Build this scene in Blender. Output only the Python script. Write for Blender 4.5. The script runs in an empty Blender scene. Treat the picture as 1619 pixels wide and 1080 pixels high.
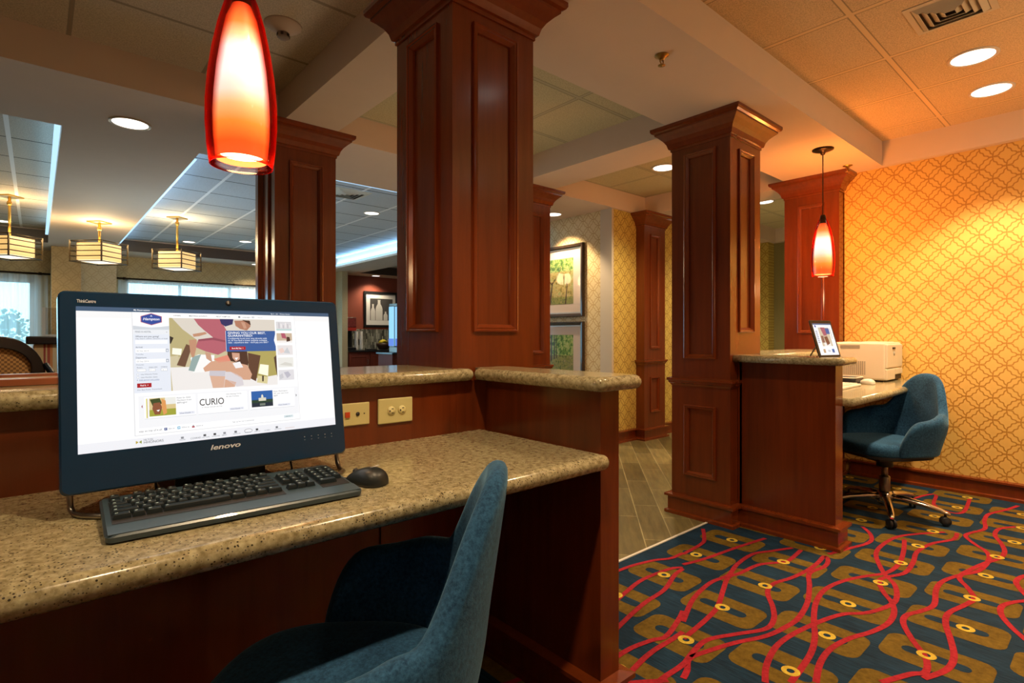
import bpy, bmesh, math, random
from mathutils import Vector, Matrix
random.seed(7)
SC = bpy.context.scene
COL = SC.collection
PI = math.pi

# ------------------------------------------------------------------ materials
MATS = {}
def _mat(name):
    m = bpy.data.materials.new(name); m.use_nodes = True
    nt = m.node_tree; b = nt.nodes['Principled BSDF']
    return m, nt, b
def N(nt, kind, **kw):
    n = nt.nodes.new(kind)
    for k, v in kw.items():
        if k in n.inputs: n.inputs[k].default_value = v
        else: setattr(n, k, v)
    return n
def L(nt, a, b): nt.links.new(a, b)
def math_node(nt, op, a, b=None, c=None):
    n = nt.nodes.new('ShaderNodeMath'); n.operation = op
    for i, x in enumerate((a, b, c)):
        if x is None: continue
        if isinstance(x, (int, float)): n.inputs[i].default_value = x
        else: nt.links.new(x, n.inputs[i])
    return n.outputs[0]
def c4(c): return (c[0], c[1], c[2], 1.0)
def plain(name, col, rough=0.5, metal=0.0, coat=0.0, spec=0.5, bump=0.0, bscale=200.0, var=0.0, vscale=8.0):
    if name in MATS: return MATS[name]
    m, nt, b = _mat(name)
    b.inputs['Base Color'].default_value = c4(col); b.inputs['Roughness'].default_value = rough
    b.inputs['Metallic'].default_value = metal; b.inputs['Coat Weight'].default_value = coat
    b.inputs['Specular IOR Level'].default_value = spec
    tc = N(nt, 'ShaderNodeTexCoord')
    n = N(nt, 'ShaderNodeTexNoise', Scale=vscale, Detail=3.0); L(nt, tc.outputs['Object'], n.inputs['Vector'])
    r = N(nt, 'ShaderNodeMix', data_type='RGBA')
    v = max(var, 0.03)
    r.inputs[6].default_value = c4([x*(1-v) for x in col]); r.inputs[7].default_value = c4([min(1, x*(1+v)) for x in col])
    L(nt, n.outputs['Fac'], r.inputs[0]); L(nt, r.outputs[2], b.inputs['Base Color'])
    if bump:
        n2 = N(nt, 'ShaderNodeTexNoise', Scale=bscale, Detail=2.0); L(nt, tc.outputs['Object'], n2.inputs['Vector'])
        bp = N(nt, 'ShaderNodeBump', Strength=bump, Distance=0.004); L(nt, n2.outputs['Fac'], bp.inputs['Height'])
        L(nt, bp.outputs[0], b.inputs['Normal'])
    MATS[name] = m
    return m
def glow(name, col, strength, base=None):
    if name in MATS: return MATS[name]
    m, nt, b = _mat(name)
    b.inputs['Base Color'].default_value = c4(base or (0.02, 0.02, 0.02)); b.inputs['Roughness'].default_value = 0.35
    b.inputs['Emission Color'].default_value = c4(col); b.inputs['Emission Strength'].default_value = strength
    MATS[name] = m
    return m
def wood(name, col, rough=0.28, grain=0.35, coat=0.35):
    m, nt, b = _mat(name)
    tc = N(nt, 'ShaderNodeTexCoord')
    mp = N(nt, 'ShaderNodeMapping'); mp.inputs['Scale'].default_value = (9, 9, 0.7)
    L(nt, tc.outputs['Object'], mp.inputs['Vector'])
    n = N(nt, 'ShaderNodeTexNoise', Scale=3.0, Detail=6.0, Roughness=0.6); L(nt, mp.outputs[0], n.inputs['Vector'])
    n2 = N(nt, 'ShaderNodeTexNoise', Scale=1.6, Detail=2.0); L(nt, tc.outputs['Object'], n2.inputs['Vector'])
    f = math_node(nt, 'ADD', math_node(nt, 'MULTIPLY', n.outputs['Fac'], 0.6), math_node(nt, 'MULTIPLY', n2.outputs['Fac'], 0.4))
    r = N(nt, 'ShaderNodeValToRGB')
    r.color_ramp.elements[0].position = 0.3; r.color_ramp.elements[1].position = 0.72
    r.color_ramp.elements[0].color = c4([x*(1-grain) for x in col]); r.color_ramp.elements[1].color = c4([min(1, x*(1+grain)) for x in col])
    L(nt, f, r.inputs[0]); L(nt, r.outputs[0], b.inputs['Base Color'])
    b.inputs['Roughness'].default_value = rough; b.inputs['Coat Weight'].default_value = coat; b.inputs['Coat Roughness'].default_value = 0.14
    MATS[name] = m
    return m
def granite(name):
    m, nt, b = _mat(name)
    tc = N(nt, 'ShaderNodeTexCoord')
    n = N(nt, 'ShaderNodeTexNoise', Scale=70.0, Detail=4.0, Roughness=0.6); L(nt, tc.outputs['Object'], n.inputs['Vector'])
    r = N(nt, 'ShaderNodeValToRGB'); cr = r.color_ramp
    cr.elements[0].position = 0.32; cr.elements[0].color = (0.185, 0.150, 0.075, 1)
    cr.elements[1].position = 0.66; cr.elements[1].color = (0.42, 0.375, 0.225, 1)
    e = cr.elements.new(0.5); e.color = (0.30, 0.258, 0.145, 1)
    L(nt, n.outputs['Fac'], r.inputs[0])
    v = N(nt, 'ShaderNodeTexVoronoi', Scale=200.0); v.inputs['Randomness'].default_value = 1.0
    L(nt, tc.outputs['Object'], v.inputs['Vector'])
    n3 = N(nt, 'ShaderNodeTexNoise', Scale=40.0, Detail=2.0); L(nt, tc.outputs['Object'], n3.inputs['Vector'])
    s = math_node(nt, 'SUBTRACT', math_node(nt, 'MULTIPLY', n3.outputs['Fac'], 0.62), v.outputs['Distance'])
    k = N(nt, 'ShaderNodeMapRange'); k.inputs[1].default_value = 0.0; k.inputs[2].default_value = 0.12
    L(nt, s, k.inputs[0])
    sep = N(nt, 'ShaderNodeSeparateColor'); L(nt, v.outputs['Color'], sep.inputs[0])
    pick = math_node(nt, 'GREATER_THAN', sep.outputs[0], 0.40)
    dark = math_node(nt, 'MULTIPLY', k.outputs[0], pick)
    mx = N(nt, 'ShaderNodeMix', data_type='RGBA'); mx.inputs[7].default_value = (0.035, 0.028, 0.018, 1)
    L(nt, dark, mx.inputs[0]); L(nt, r.outputs[0], mx.inputs[6])
    pick2 = math_node(nt, 'LESS_THAN', sep.outputs[1], 0.2)
    mx2 = N(nt, 'ShaderNodeMix', data_type='RGBA'); mx2.inputs[7].default_value = (0.62, 0.56, 0.42, 1)
    L(nt, math_node(nt, 'MULTIPLY', pick2, 0.14), mx2.inputs[0]); L(nt, mx.outputs[2], mx2.inputs[6])
    L(nt, mx2.outputs[2], b.inputs['Base Color'])
    b.inputs['Roughness'].default_value = 0.2; b.inputs['Coat Weight'].default_value = 0.25; b.inputs['Coat Roughness'].default_value = 0.08
    MATS[name] = m
    return m
def trellis(name, base, line, px, pz, ox, oz, axis, rough=0.55):
    """wallpaper: diagonal lattice of wavy double lines pinching at the nodes. axis = which object axis runs along the wall."""
    m, nt, b = _mat(name)
    tc = N(nt, 'ShaderNodeTexCoord'); sp = N(nt, 'ShaderNodeSeparateXYZ'); L(nt, tc.outputs['Object'], sp.inputs[0])
    h = sp.outputs[0] if axis == 'x' else sp.outputs[1]
    u = math_node(nt, 'DIVIDE', math_node(nt, 'SUBTRACT', h, ox), px)
    w = math_node(nt, 'DIVIDE', math_node(nt, 'SUBTRACT', sp.outputs[2], oz), pz)
    s = math_node(nt, 'ADD', u, w); t = math_node(nt, 'SUBTRACT', u, w)
    best = None
    for a, c in ((s, t), (t, s)):
        ph = math_node(nt, 'MULTIPLY', c, PI)
        sn = math_node(nt, 'ABSOLUTE', math_node(nt, 'SINE', ph))
        sn = math_node(nt, 'POWER', sn, 0.5)
        wig = math_node(nt, 'MULTIPLY', math_node(nt, 'SINE', math_node(nt, 'MULTIPLY', ph, 2.0)), 0.004)
        fine = math_node(nt, 'MULTIPLY', math_node(nt, 'SINE', math_node(nt, 'MULTIPLY', ph, 6.0)), 0.030)
        for sg in (1, -1):
            off = math_node(nt, 'ADD', math_node(nt, 'MULTIPLY', sn, 0.165*sg), wig)
            off = math_node(nt, 'ADD', off, math_node(nt, 'MULTIPLY', fine, sg))
            d = math_node(nt, 'SUBTRACT', a, off)
            d = math_node(nt, 'ABSOLUTE', math_node(nt, 'SUBTRACT', d, math_node(nt, 'ROUND', d)))
            best = d if best is None else math_node(nt, 'MINIMUM', best, d)
    k = N(nt, 'ShaderNodeMapRange'); k.inputs[1].default_value = 0.026; k.inputs[2].default_value = 0.052
    k.inputs[3].default_value = 1.0; k.inputs[4].default_value = 0.0
    L(nt, best, k.inputs[0])
    mx = N(nt, 'ShaderNodeMix', data_type='RGBA'); mx.inputs[6].default_value = c4(base); mx.inputs[7].default_value = c4(line)
    L(nt, k.outputs[0], mx.inputs[0]); L(nt, mx.outputs[2], b.inputs['Base Color'])
    b.inputs['Roughness'].default_value = rough
    MATS[name] = m
    return m
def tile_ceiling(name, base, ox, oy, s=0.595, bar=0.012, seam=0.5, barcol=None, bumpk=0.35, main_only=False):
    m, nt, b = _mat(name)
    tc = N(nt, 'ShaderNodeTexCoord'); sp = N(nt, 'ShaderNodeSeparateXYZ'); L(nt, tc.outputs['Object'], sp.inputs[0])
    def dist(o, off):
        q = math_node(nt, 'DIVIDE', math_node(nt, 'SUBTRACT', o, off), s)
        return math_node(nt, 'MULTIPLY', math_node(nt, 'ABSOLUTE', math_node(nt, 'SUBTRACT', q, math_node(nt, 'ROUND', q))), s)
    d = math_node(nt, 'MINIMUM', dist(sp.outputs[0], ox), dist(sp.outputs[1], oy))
    if main_only:                                   # broad main tees one way, brightened like reflected light; dark tegular gaps the other
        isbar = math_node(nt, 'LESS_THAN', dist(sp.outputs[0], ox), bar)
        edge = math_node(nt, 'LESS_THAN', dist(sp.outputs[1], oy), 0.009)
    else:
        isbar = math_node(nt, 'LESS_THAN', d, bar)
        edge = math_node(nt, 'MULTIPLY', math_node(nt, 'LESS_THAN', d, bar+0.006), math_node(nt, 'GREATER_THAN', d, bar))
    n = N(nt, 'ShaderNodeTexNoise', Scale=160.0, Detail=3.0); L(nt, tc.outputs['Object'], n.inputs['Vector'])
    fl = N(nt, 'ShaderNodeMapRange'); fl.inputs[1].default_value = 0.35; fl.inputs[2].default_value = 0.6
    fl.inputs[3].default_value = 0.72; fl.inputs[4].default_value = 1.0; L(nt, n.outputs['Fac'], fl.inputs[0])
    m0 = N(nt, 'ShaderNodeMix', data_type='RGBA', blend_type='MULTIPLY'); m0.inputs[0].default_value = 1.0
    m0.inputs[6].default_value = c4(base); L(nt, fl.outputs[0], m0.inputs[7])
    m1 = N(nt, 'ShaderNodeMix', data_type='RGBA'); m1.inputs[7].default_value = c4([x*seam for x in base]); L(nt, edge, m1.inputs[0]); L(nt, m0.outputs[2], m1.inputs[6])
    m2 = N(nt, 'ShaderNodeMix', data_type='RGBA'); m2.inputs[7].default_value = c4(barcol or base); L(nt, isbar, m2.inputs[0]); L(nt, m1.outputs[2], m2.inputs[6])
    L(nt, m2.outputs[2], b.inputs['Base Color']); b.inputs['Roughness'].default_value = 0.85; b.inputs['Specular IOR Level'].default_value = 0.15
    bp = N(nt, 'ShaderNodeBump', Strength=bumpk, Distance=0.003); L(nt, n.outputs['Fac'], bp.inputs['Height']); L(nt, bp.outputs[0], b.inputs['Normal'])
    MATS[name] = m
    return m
def planks(name, ang, pw, pl, offx=0.0, offy=0.0):
    m, nt, b = _mat(name)
    tc = N(nt, 'ShaderNodeTexCoord'); mp = N(nt, 'ShaderNodeMapping'); mp.inputs['Rotation'].default_value = (0, 0, -ang)
    mp.inputs['Location'].default_value = (offx, offy, 0); L(nt, tc.outputs['Object'], mp.inputs['Vector'])
    br = N(nt, 'ShaderNodeTexBrick'); br.offset = 0.37; br.inputs['Scale'].default_value = 1.0
    br.inputs['Brick Width'].default_value = pl; br.inputs['Row Height'].default_value = pw; br.inputs['Mortar Size'].default_value = 0.003
    br.inputs['Mortar Smooth'].default_value = 0.1; br.inputs['Bias'].default_value = 0.0
    br.inputs['Color1'].default_value = (0.100, 0.078, 0.026, 1); br.inputs['Color2'].default_value = (0.200, 0.160, 0.062, 1); br.inputs['Mortar'].default_value = (0.34, 0.29, 0.145, 1)
    L(nt, mp.outputs[0], br.inputs['Vector'])
    m2 = N(nt, 'ShaderNodeMapping'); m2.inputs['Scale'].default_value = (3.0, 22.0, 1); L(nt, mp.outputs[0], m2.inputs['Vector'])
    n = N(nt, 'ShaderNodeTexNoise', Scale=1.5, Detail=6.0, Roughness=0.6); L(nt, m2.outputs[0], n.inputs['Vector'])
    k = N(nt, 'ShaderNodeMapRange'); k.inputs[1].default_value = 0.3; k.inputs[2].default_value = 0.7; k.inputs[3].default_value = 0.6; k.inputs[4].default_value = 1.25
    L(nt, n.outputs['Fac'], k.inputs[0])
    mx = N(nt, 'ShaderNodeMix', data_type='RGBA', blend_type='MULTIPLY'); mx.inputs[0].default_value = 1.0
    L(nt, br.outputs['Color'], mx.inputs[6]); L(nt, k.outputs[0], mx.inputs[7]); L(nt, mx.outputs[2], b.inputs['Base Color'])
    b.inputs['Roughness'].default_value = 0.38
    MATS[name] = m
    return m
def fabric(name, dark, light, scale=90.0, streak=None, bump=0.5, sheen=0.0, rough=0.9):
    m, nt, b = _mat(name)
    tc = N(nt, 'ShaderNodeTexCoord'); mp = N(nt, 'ShaderNodeMapping'); L(nt, tc.outputs['Object'], mp.inputs['Vector'])
    if streak: mp.inputs['Scale'].default_value = streak
    n = N(nt, 'ShaderNodeTexNoise', Scale=scale, Detail=4.0, Roughness=0.7); L(nt, mp.outputs[0], n.inputs['Vector'])
    n2 = N(nt, 'ShaderNodeTexNoise', Scale=9.0, Detail=3.0); L(nt, tc.outputs['Object'], n2.inputs['Vector'])
    f = math_node(nt, 'ADD', math_node(nt, 'MULTIPLY', n.outputs['Fac'], 0.7), math_node(nt, 'MULTIPLY', n2.outputs['Fac'], 0.3))
    r = N(nt, 'ShaderNodeValToRGB'); r.color_ramp.elements[0].position = 0.38; r.color_ramp.elements[1].position = 0.64
    r.color_ramp.elements[0].color = c4(dark); r.color_ramp.elements[1].color = c4(light)
    L(nt, f, r.inputs[0]); L(nt, r.outputs[0], b.inputs['Base Color'])
    b.inputs['Roughness'].default_value = rough; b.inputs['Specular IOR Level'].default_value = 0.2
    if sheen:
        b.inputs['Sheen Weight'].default_value = sheen; b.inputs['Sheen Roughness'].default_value = 0.45
        b.inputs['Sheen Tint'].default_value = (0.35, 0.65, 0.9, 1)
    bp = N(nt, 'ShaderNodeBump', Strength=bump, Distance=0.002); L(nt, n.outputs['Fac'], bp.inputs['Height']); L(nt, bp.outputs[0], b.inputs['Normal'])
    MATS[name] = m
    return m
def clear(name, tint=(1, 1, 1), gloss=0.12, alpha_tint=0.95, rough=0.03):
    """thin glass or acrylic: mostly transparent with a clear reflection"""
    m, nt, b = _mat(name); nt.nodes.remove(b); out = nt.nodes['Material Output']
    t = N(nt, 'ShaderNodeBsdfTransparent'); t.inputs[0].default_value = c4([x*alpha_tint for x in tint])
    g = N(nt, 'ShaderNodeBsdfGlossy'); g.inputs['Roughness'].default_value = rough
    fr = N(nt, 'ShaderNodeLayerWeight', Blend=0.5); mx = N(nt, 'ShaderNodeMixShader')
    L(nt, math_node(nt, 'ADD', math_node(nt, 'MULTIPLY', math_node(nt, 'POWER', fr.outputs['Facing'], 4.0), 0.6), gloss*0.35), mx.inputs[0]); L(nt, t.outputs[0], mx.inputs[1]); L(nt, g.outputs[0], mx.inputs[2]); L(nt, mx.outputs[0], out.inputs[0])
    MATS[name] = m
    return m
def sheer(name, col, see=0.45):
    m, nt, b = _mat(name); nt.nodes.remove(b); out = nt.nodes['Material Output']
    t = N(nt, 'ShaderNodeBsdfTransparent'); d = N(nt, 'ShaderNodeBsdfDiffuse'); d.inputs[0].default_value = c4(col)
    tr = N(nt, 'ShaderNodeBsdfTranslucent'); tr.inputs[0].default_value = c4(col)
    m1 = N(nt, 'ShaderNodeMixShader'); m1.inputs[0].default_value = 0.6; L(nt, d.outputs[0], m1.inputs[1]); L(nt, tr.outputs[0], m1.inputs[2])
    tc = N(nt, 'ShaderNodeTexCoord'); mp = N(nt, 'ShaderNodeMapping'); mp.inputs['Scale'].default_value = (40, 1, 1); L(nt, tc.outputs['Object'], mp.inputs['Vector'])
    n = N(nt, 'ShaderNodeTexNoise', Scale=1.0, Detail=2.0); L(nt, mp.outputs[0], n.inputs['Vector'])
    m2 = N(nt, 'ShaderNodeMixShader'); L(nt, math_node(nt, 'ADD', math_node(nt, 'MULTIPLY', n.outputs['Fac'], 0.4), 0.8-see), m2.inputs[0])
    L(nt, t.outputs[0], m2.inputs[1]); L(nt, m1.outputs[0], m2.inputs[2]); L(nt, m2.outputs[0], out.inputs[0])
    MATS[name] = m
    return m

# ------------------------------------------------------------------ mesh builder
ORG = {}
def org(o): return ORG.get(o.name, Vector((0, 0, 0))) if o else Vector((0, 0, 0))
class MB:
    def __init__(self): self.v, self.f, self.m, self.s, self.M = [], [], [], [], None
    def add(self, vs, fs, mi=0, sm=False):
        o = len(self.v)
        self.v += [tuple(self.M @ Vector(p)) if self.M else tuple(p) for p in vs]
        for f in fs: self.f.append([o+i for i in f]); self.m.append(mi); self.s.append(sm)
        return self
    def box(self, x0, y0, z0, x1, y1, z1, mi=0):
        x0, x1 = min(x0, x1), max(x0, x1); y0, y1 = min(y0, y1), max(y0, y1); z0, z1 = min(z0, z1), max(z0, z1)
        vs = [(x0,y0,z0),(x1,y0,z0),(x1,y1,z0),(x0,y1,z0),(x0,y0,z1),(x1,y0,z1),(x1,y1,z1),(x0,y1,z1)]
        return self.add(vs, [(3,2,1,0),(4,5,6,7),(0,1,5,4),(1,2,6,5),(2,3,7,6),(3,0,4,7)], mi)
    def quad(self, a, b, c, d, mi=0): return self.add([a, b, c, d], [(0,1,2,3)], mi)
    def poly(self, pts, z=0.0, mi=0): return self.add([(p[0], p[1], z) for p in pts], [tuple(range(len(pts)))], mi)
    def rect(self, x0, y0, x1, y1, z=0.0, mi=0): return self.poly([(x0,y0),(x1,y0),(x1,y1),(x0,y1)], z, mi)
    def rings(self, rs, mi=0, sm=True, closed=True, cap=True):
        n = len(rs[0]); vs = [p for r in rs for p in r]; fs = []
        for i in range(len(rs)-1):
            for j in range(n if closed else n-1):
                k = (j+1) % n
                fs.append((i*n+j, i*n+k, (i+1)*n+k, (i+1)*n+j))
        self.add(vs, fs, mi, sm)
        if cap:
            o = len(self.v)-len(vs)
            for f in (tuple(reversed(range(n))), tuple((len(rs)-1)*n+j for j in range(n))):
                self.f.append([o+i for i in f]); self.m.append(mi); self.s.append(False)
        return self
    def lathe(self, cx, cy, prof, n=24, mi=0, cap=True):
        return self.rings([[(cx+r*math.cos(2*PI*j/n), cy+r*math.sin(2*PI*j/n), z) for j in range(n)] for r, z in prof], mi, True, True, cap)
    def tube(self, pts, r, n=8, mi=0, cap=True):
        pts = [Vector(p) for p in pts]; rs = []; up = None
        for i, p in enumerate(pts):
            t = (pts[min(i+1, len(pts)-1)]-pts[max(i-1, 0)])
            if t.length < 1e-9: t = Vector((0, 0, 1))
            t.normalize()
            if up is None:
                up = Vector((0, 0, 1)) if abs(t.z) < 0.9 else Vector((1, 0, 0))
            a = t.cross(up)
            if a.length < 1e-6: a = t.cross(Vector((0, 1, 0)))
            a.normalize(); b = a.cross(t); b.normalize(); up = b
            rr = r[i] if isinstance(r, (list, tuple)) else r
            rs.append([tuple(p+a*rr*math.cos(2*PI*j/n)+b*rr*math.sin(2*PI*j/n)) for j in range(n)])
        return self.rings(rs, mi, True, True, cap)
    def stack(self, x0, y0, x1, y1, prof, mi=0, cap=True):
        """rectangular rings: prof = (outset, z)"""
        return self.rings([[(x0-o,y0-o,z),(x1+o,y0-o,z),(x1+o,y1+o,z),(x0-o,y1+o,z)] for o, z in prof], mi, False, True, cap)
    def moulding(self, u0, u1, z0, z1, prof, mi=0):
        """picture-frame moulding in local x (along), y (out), z (up): prof = (inset, out)"""
        rs = [[(u0+i,o,z0+i),(u1-i,o,z0+i),(u1-i,o,z1-i),(u0+i,o,z1-i)] for i, o in prof]
        return self.rings(rs, mi, False, True, False)
    def prism(self, pts, z0, z1, mi=0):
        n = len(pts); vs = [(p[0],p[1],z0) for p in pts]+[(p[0],p[1],z1) for p in pts]
        fs = [tuple(reversed(range(n))), tuple(range(n, 2*n))]+[(j,(j+1)%n,n+(j+1)%n,n+j) for j in range(n)]
        return self.add(vs, fs, mi)
    def build(self, name, mats, parent=None, local=False, fix=True, bevel=0.0, bseg=2, sub=0, auto=False):
        me = bpy.data.meshes.new(name); o0 = Vector((0, 0, 0)) if local else org(parent)
        me.from_pydata([(p[0]-o0.x, p[1]-o0.y, p[2]-o0.z) for p in self.v], [], self.f)
        for m in (mats if isinstance(mats, (list, tuple)) else [mats]): me.materials.append(m)
        me.polygons.foreach_set('material_index', self.m); me.polygons.foreach_set('use_smooth', self.s); me.update()
        if fix:
            bm = bmesh.new(); bm.from_mesh(me); bmesh.ops.recalc_face_normals(bm, faces=bm.faces[:]); bm.to_mesh(me); bm.free()
        o = bpy.data.objects.new(name, me); COL.objects.link(o)
        if parent: o.parent = parent
        ORG[o.name] = o0
        if bevel:
            b = o.modifiers.new('bevel', 'BEVEL'); b.width = bevel; b.segments = bseg; b.limit_method = 'ANGLE'; b.angle_limit = math.radians(40)
        if sub:
            s = o.modifiers.new('sub', 'SUBSURF'); s.levels = sub; s.render_levels = sub
        return o
def tag(o, label, cat, group=None):
    o['label'] = label; o['category'] = cat
    if group: o['group'] = group
    return o
def thing(name, label, cat, loc, rz=0.0, group=None):
    o = bpy.data.objects.new(name, None); COL.objects.link(o); o.empty_display_size = 0.1
    o.location = loc; o.rotation_euler = (0, 0, rz); ORG[o.name] = Vector(loc)
    return tag(o, label, cat, group)
def struct(o): o['kind'] = 'structure'; return o
def copy_tree(o, parent=None):
    c = o.copy(); COL.objects.link(c); c.parent = parent
    ORG[c.name] = ORG.get(o.name, Vector((0, 0, 0)))
    for ch in [x for x in SC.objects if x.parent == o]:
        copy_tree(ch, c)
    return c
def face_M(origin, u, n):
    """local x=u, y=n (outward), z=up at origin"""
    u = Vector(u); n = Vector(n); m = Matrix.Identity(4)
    for i in range(3): m[i][0] = u[i]; m[i][1] = n[i]; m[i][2] = (0, 0, 1)[i]; m[i][3] = origin[i]
    return m
def text_mesh(s, size=1.0, bold=0.0, shear=0.0, align='LEFT', xscale=1.0):
    cu = bpy.data.curves.new('t', 'FONT'); cu.body = s; cu.size = size; cu.offset = bold*size; cu.shear = shear; cu.align_x = align
    cu.resolution_u = 3
    ob = bpy.data.objects.new('t', cu); COL.objects.link(ob)
    dg = bpy.context.evaluated_depsgraph_get(); me = bpy.data.meshes.new_from_object(ob.evaluated_get(dg))
    vs = [(v.co.x*xscale, v.co.y) for v in me.vertices]; fs = [tuple(p.vertices) for p in me.polygons]
    bpy.data.objects.remove(ob); bpy.data.curves.remove(cu); bpy.data.meshes.remove(me)
    return vs, fs
def put_text(mb, s, x, y, h, z=0.0, mi=0, width=None, bold=0.0, shear=0.0, align='LEFT'):
    """capital height h at local (x, y) baseline; optional total width"""
    vs, fs = text_mesh(s, 1.0, bold, shear)
    if not vs: return
    x0 = min(v[0] for v in vs); x1 = max(v[0] for v in vs); k = h/0.69
    sx = k if width is None else width/max(1e-6, x1-x0)
    off = 0 if align == 'LEFT' else (-(x1-x0)*sx/2 if align == 'CENTER' else -(x1-x0)*sx)
    mb.add([(x+off+(v[0]-x0)*sx, y+v[1]*k, z) for v in vs], fs, mi)
def slab(mb, pts, zt, th, round_edges, mi=0, cr=0.03, seg=6, rad=None):
    """horizontal slab with a bullnose on the flagged edges (edge i runs pts[i] -> pts[i+1]); ccw outline"""
    n = len(pts); P = []; R = []
    for i in range(n):
        a = Vector(pts[i-1]); p = Vector(pts[i]); c = Vector(pts[(i+1) % n])
        e0, e1 = round_edges[i-1], round_edges[i]
        d0 = (a-p).normalized(); d1 = (c-p).normalized()
        conv = (d1.x*d0.y-d1.y*d0.x) > 0
        if e0 and e1 and conv and cr > 0:
            for k in range(seg+1):
                t = k/seg*PI/2
                q = p + d0*cr + d1*cr; o = q - d1*cr*math.cos(t) - d0*cr*math.sin(t)
                P.append(Vector((o.x, o.y))); R.append(True)
            R[-1] = e1
        else:
            P.append(p); R.append(e1)
    m = len(P)
    def inset(d):
        out = []
        for i in range(m):
            a, p, c = P[i-1], P[i], P[(i+1) % m]
            t0 = (p-a).normalized(); t1 = (c-p).normalized()
            n0 = Vector((-t0.y, t0.x)); n1 = Vector((-t1.y, t1.x))
            k0 = d if R[i-1] else 0.0; k1 = d if R[i] else 0.0
            den = t0.x*t1.y-t0.y*t1.x
            if abs(den) < 1e-5: out.append(p+n0*max(k0, k1)); continue
            A = a+n0*k0; B = p+n1*k1; w = B-A
            s = (w.x*t1.y-w.y*t1.x)/den
            out.append(A+t0*s)
        return out
    r = rad or th/2; rs = []
    for k in range(9):
        t = -PI/2+PI*k/8
        ins = r*(1-math.cos(t)); z = zt-th/2+th/2*math.sin(t)
        rs.append([(q.x, q.y, z) for q in inset(ins)])
    mb.rings(rs, mi, True, True, True)
# ------------------------------------------------------------------ palette
ZS, ZT = 2.43, 2.62                     # soffit and tile heights
CHERRY = wood('cherry_wood', (0.140, 0.025, 0.0045), 0.25, 0.30, 0.45)
CHERRY2 = wood('cherry_trim', (0.165, 0.030, 0.0052), 0.23, 0.25, 0.5)
GRAN = granite('granite')
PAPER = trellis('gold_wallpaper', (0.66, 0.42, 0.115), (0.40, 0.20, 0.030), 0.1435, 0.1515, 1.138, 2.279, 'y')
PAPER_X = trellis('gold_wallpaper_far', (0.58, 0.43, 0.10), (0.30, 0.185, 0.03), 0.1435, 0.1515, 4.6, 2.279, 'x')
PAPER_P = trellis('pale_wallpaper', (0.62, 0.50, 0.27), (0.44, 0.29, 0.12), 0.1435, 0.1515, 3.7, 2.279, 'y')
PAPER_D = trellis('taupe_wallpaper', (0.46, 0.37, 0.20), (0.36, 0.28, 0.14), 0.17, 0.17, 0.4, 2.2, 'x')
SOFFIT = plain('soffit_paint', (0.64, 0.52, 0.41), 0.75, bump=0.08, bscale=90)
PALE = plain('pale_wall_paint', (0.50, 0.44, 0.34), 0.8)
OLIVE = plain('olive_wall_paint', (0.24, 0.21, 0.085), 0.8)
REDWALL = plain('brick_red_paint', (0.28, 0.065, 0.04), 0.7)
HIDDEN = plain('beige_wall_paint', (0.5, 0.42, 0.30), 0.8)
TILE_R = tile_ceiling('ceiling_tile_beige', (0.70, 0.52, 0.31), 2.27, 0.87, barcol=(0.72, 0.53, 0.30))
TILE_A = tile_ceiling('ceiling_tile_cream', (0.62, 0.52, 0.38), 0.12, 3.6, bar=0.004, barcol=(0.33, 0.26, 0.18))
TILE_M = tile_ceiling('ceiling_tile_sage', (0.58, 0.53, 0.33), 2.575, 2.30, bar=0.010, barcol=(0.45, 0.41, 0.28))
TILE_B = tile_ceiling('ceiling_tile_blue_lit', (0.56, 0.62, 0.68), 1.36, 5.2, bar=0.014, seam=0.10, barcol=(0.85, 0.88, 0.9), bumpk=0.6, main_only=True)  # blue light mixed into the tile colour, tees brightened as if reflecting
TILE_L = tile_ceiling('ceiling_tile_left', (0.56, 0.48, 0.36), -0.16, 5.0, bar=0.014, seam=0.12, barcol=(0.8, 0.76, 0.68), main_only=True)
BRONZE = plain('dark_bronze', (0.035, 0.02, 0.012), 0.35, 0.8)
BRASS = plain('aged_brass', (0.42, 0.28, 0.08), 0.35, 0.9)
CHROME = plain('chrome', (0.75, 0.72, 0.68), 0.12, 1.0)
STEEL = plain('brushed_steel', (0.32, 0.30, 0.28), 0.3, 1.0)
WHITE = plain('white_paint', (0.75, 0.74, 0.72), 0.5)
BLACK = plain('black_plastic', (0.012, 0.013, 0.016), 0.35)
RUBBER = plain('black_rubber', (0.010, 0.010, 0.011), 0.6)

# ------------------------------------------------------------------ floor
mb = MB(); mb.rect(-6, 1.680, 9.2, 12.0, 0.0); floor = struct(mb.build('floor', planks('wood_look_tile', math.radians(41.3), 0.155, 0.61, 0.0, 0.02), fix=False))
fu = MB(); fu.box(-6, -3.2, -0.12, 9.2, 12.2, -0.004); struct(fu.build('floor_slab', HIDDEN))
tr = MB(); tr.box(1.3, 1.668, 0.0, 3.6, 1.680, 0.005); struct(tr.build('trim_1', plain('pale_metal_strip', (0.7, 0.66, 0.58), 0.4)))

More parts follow.
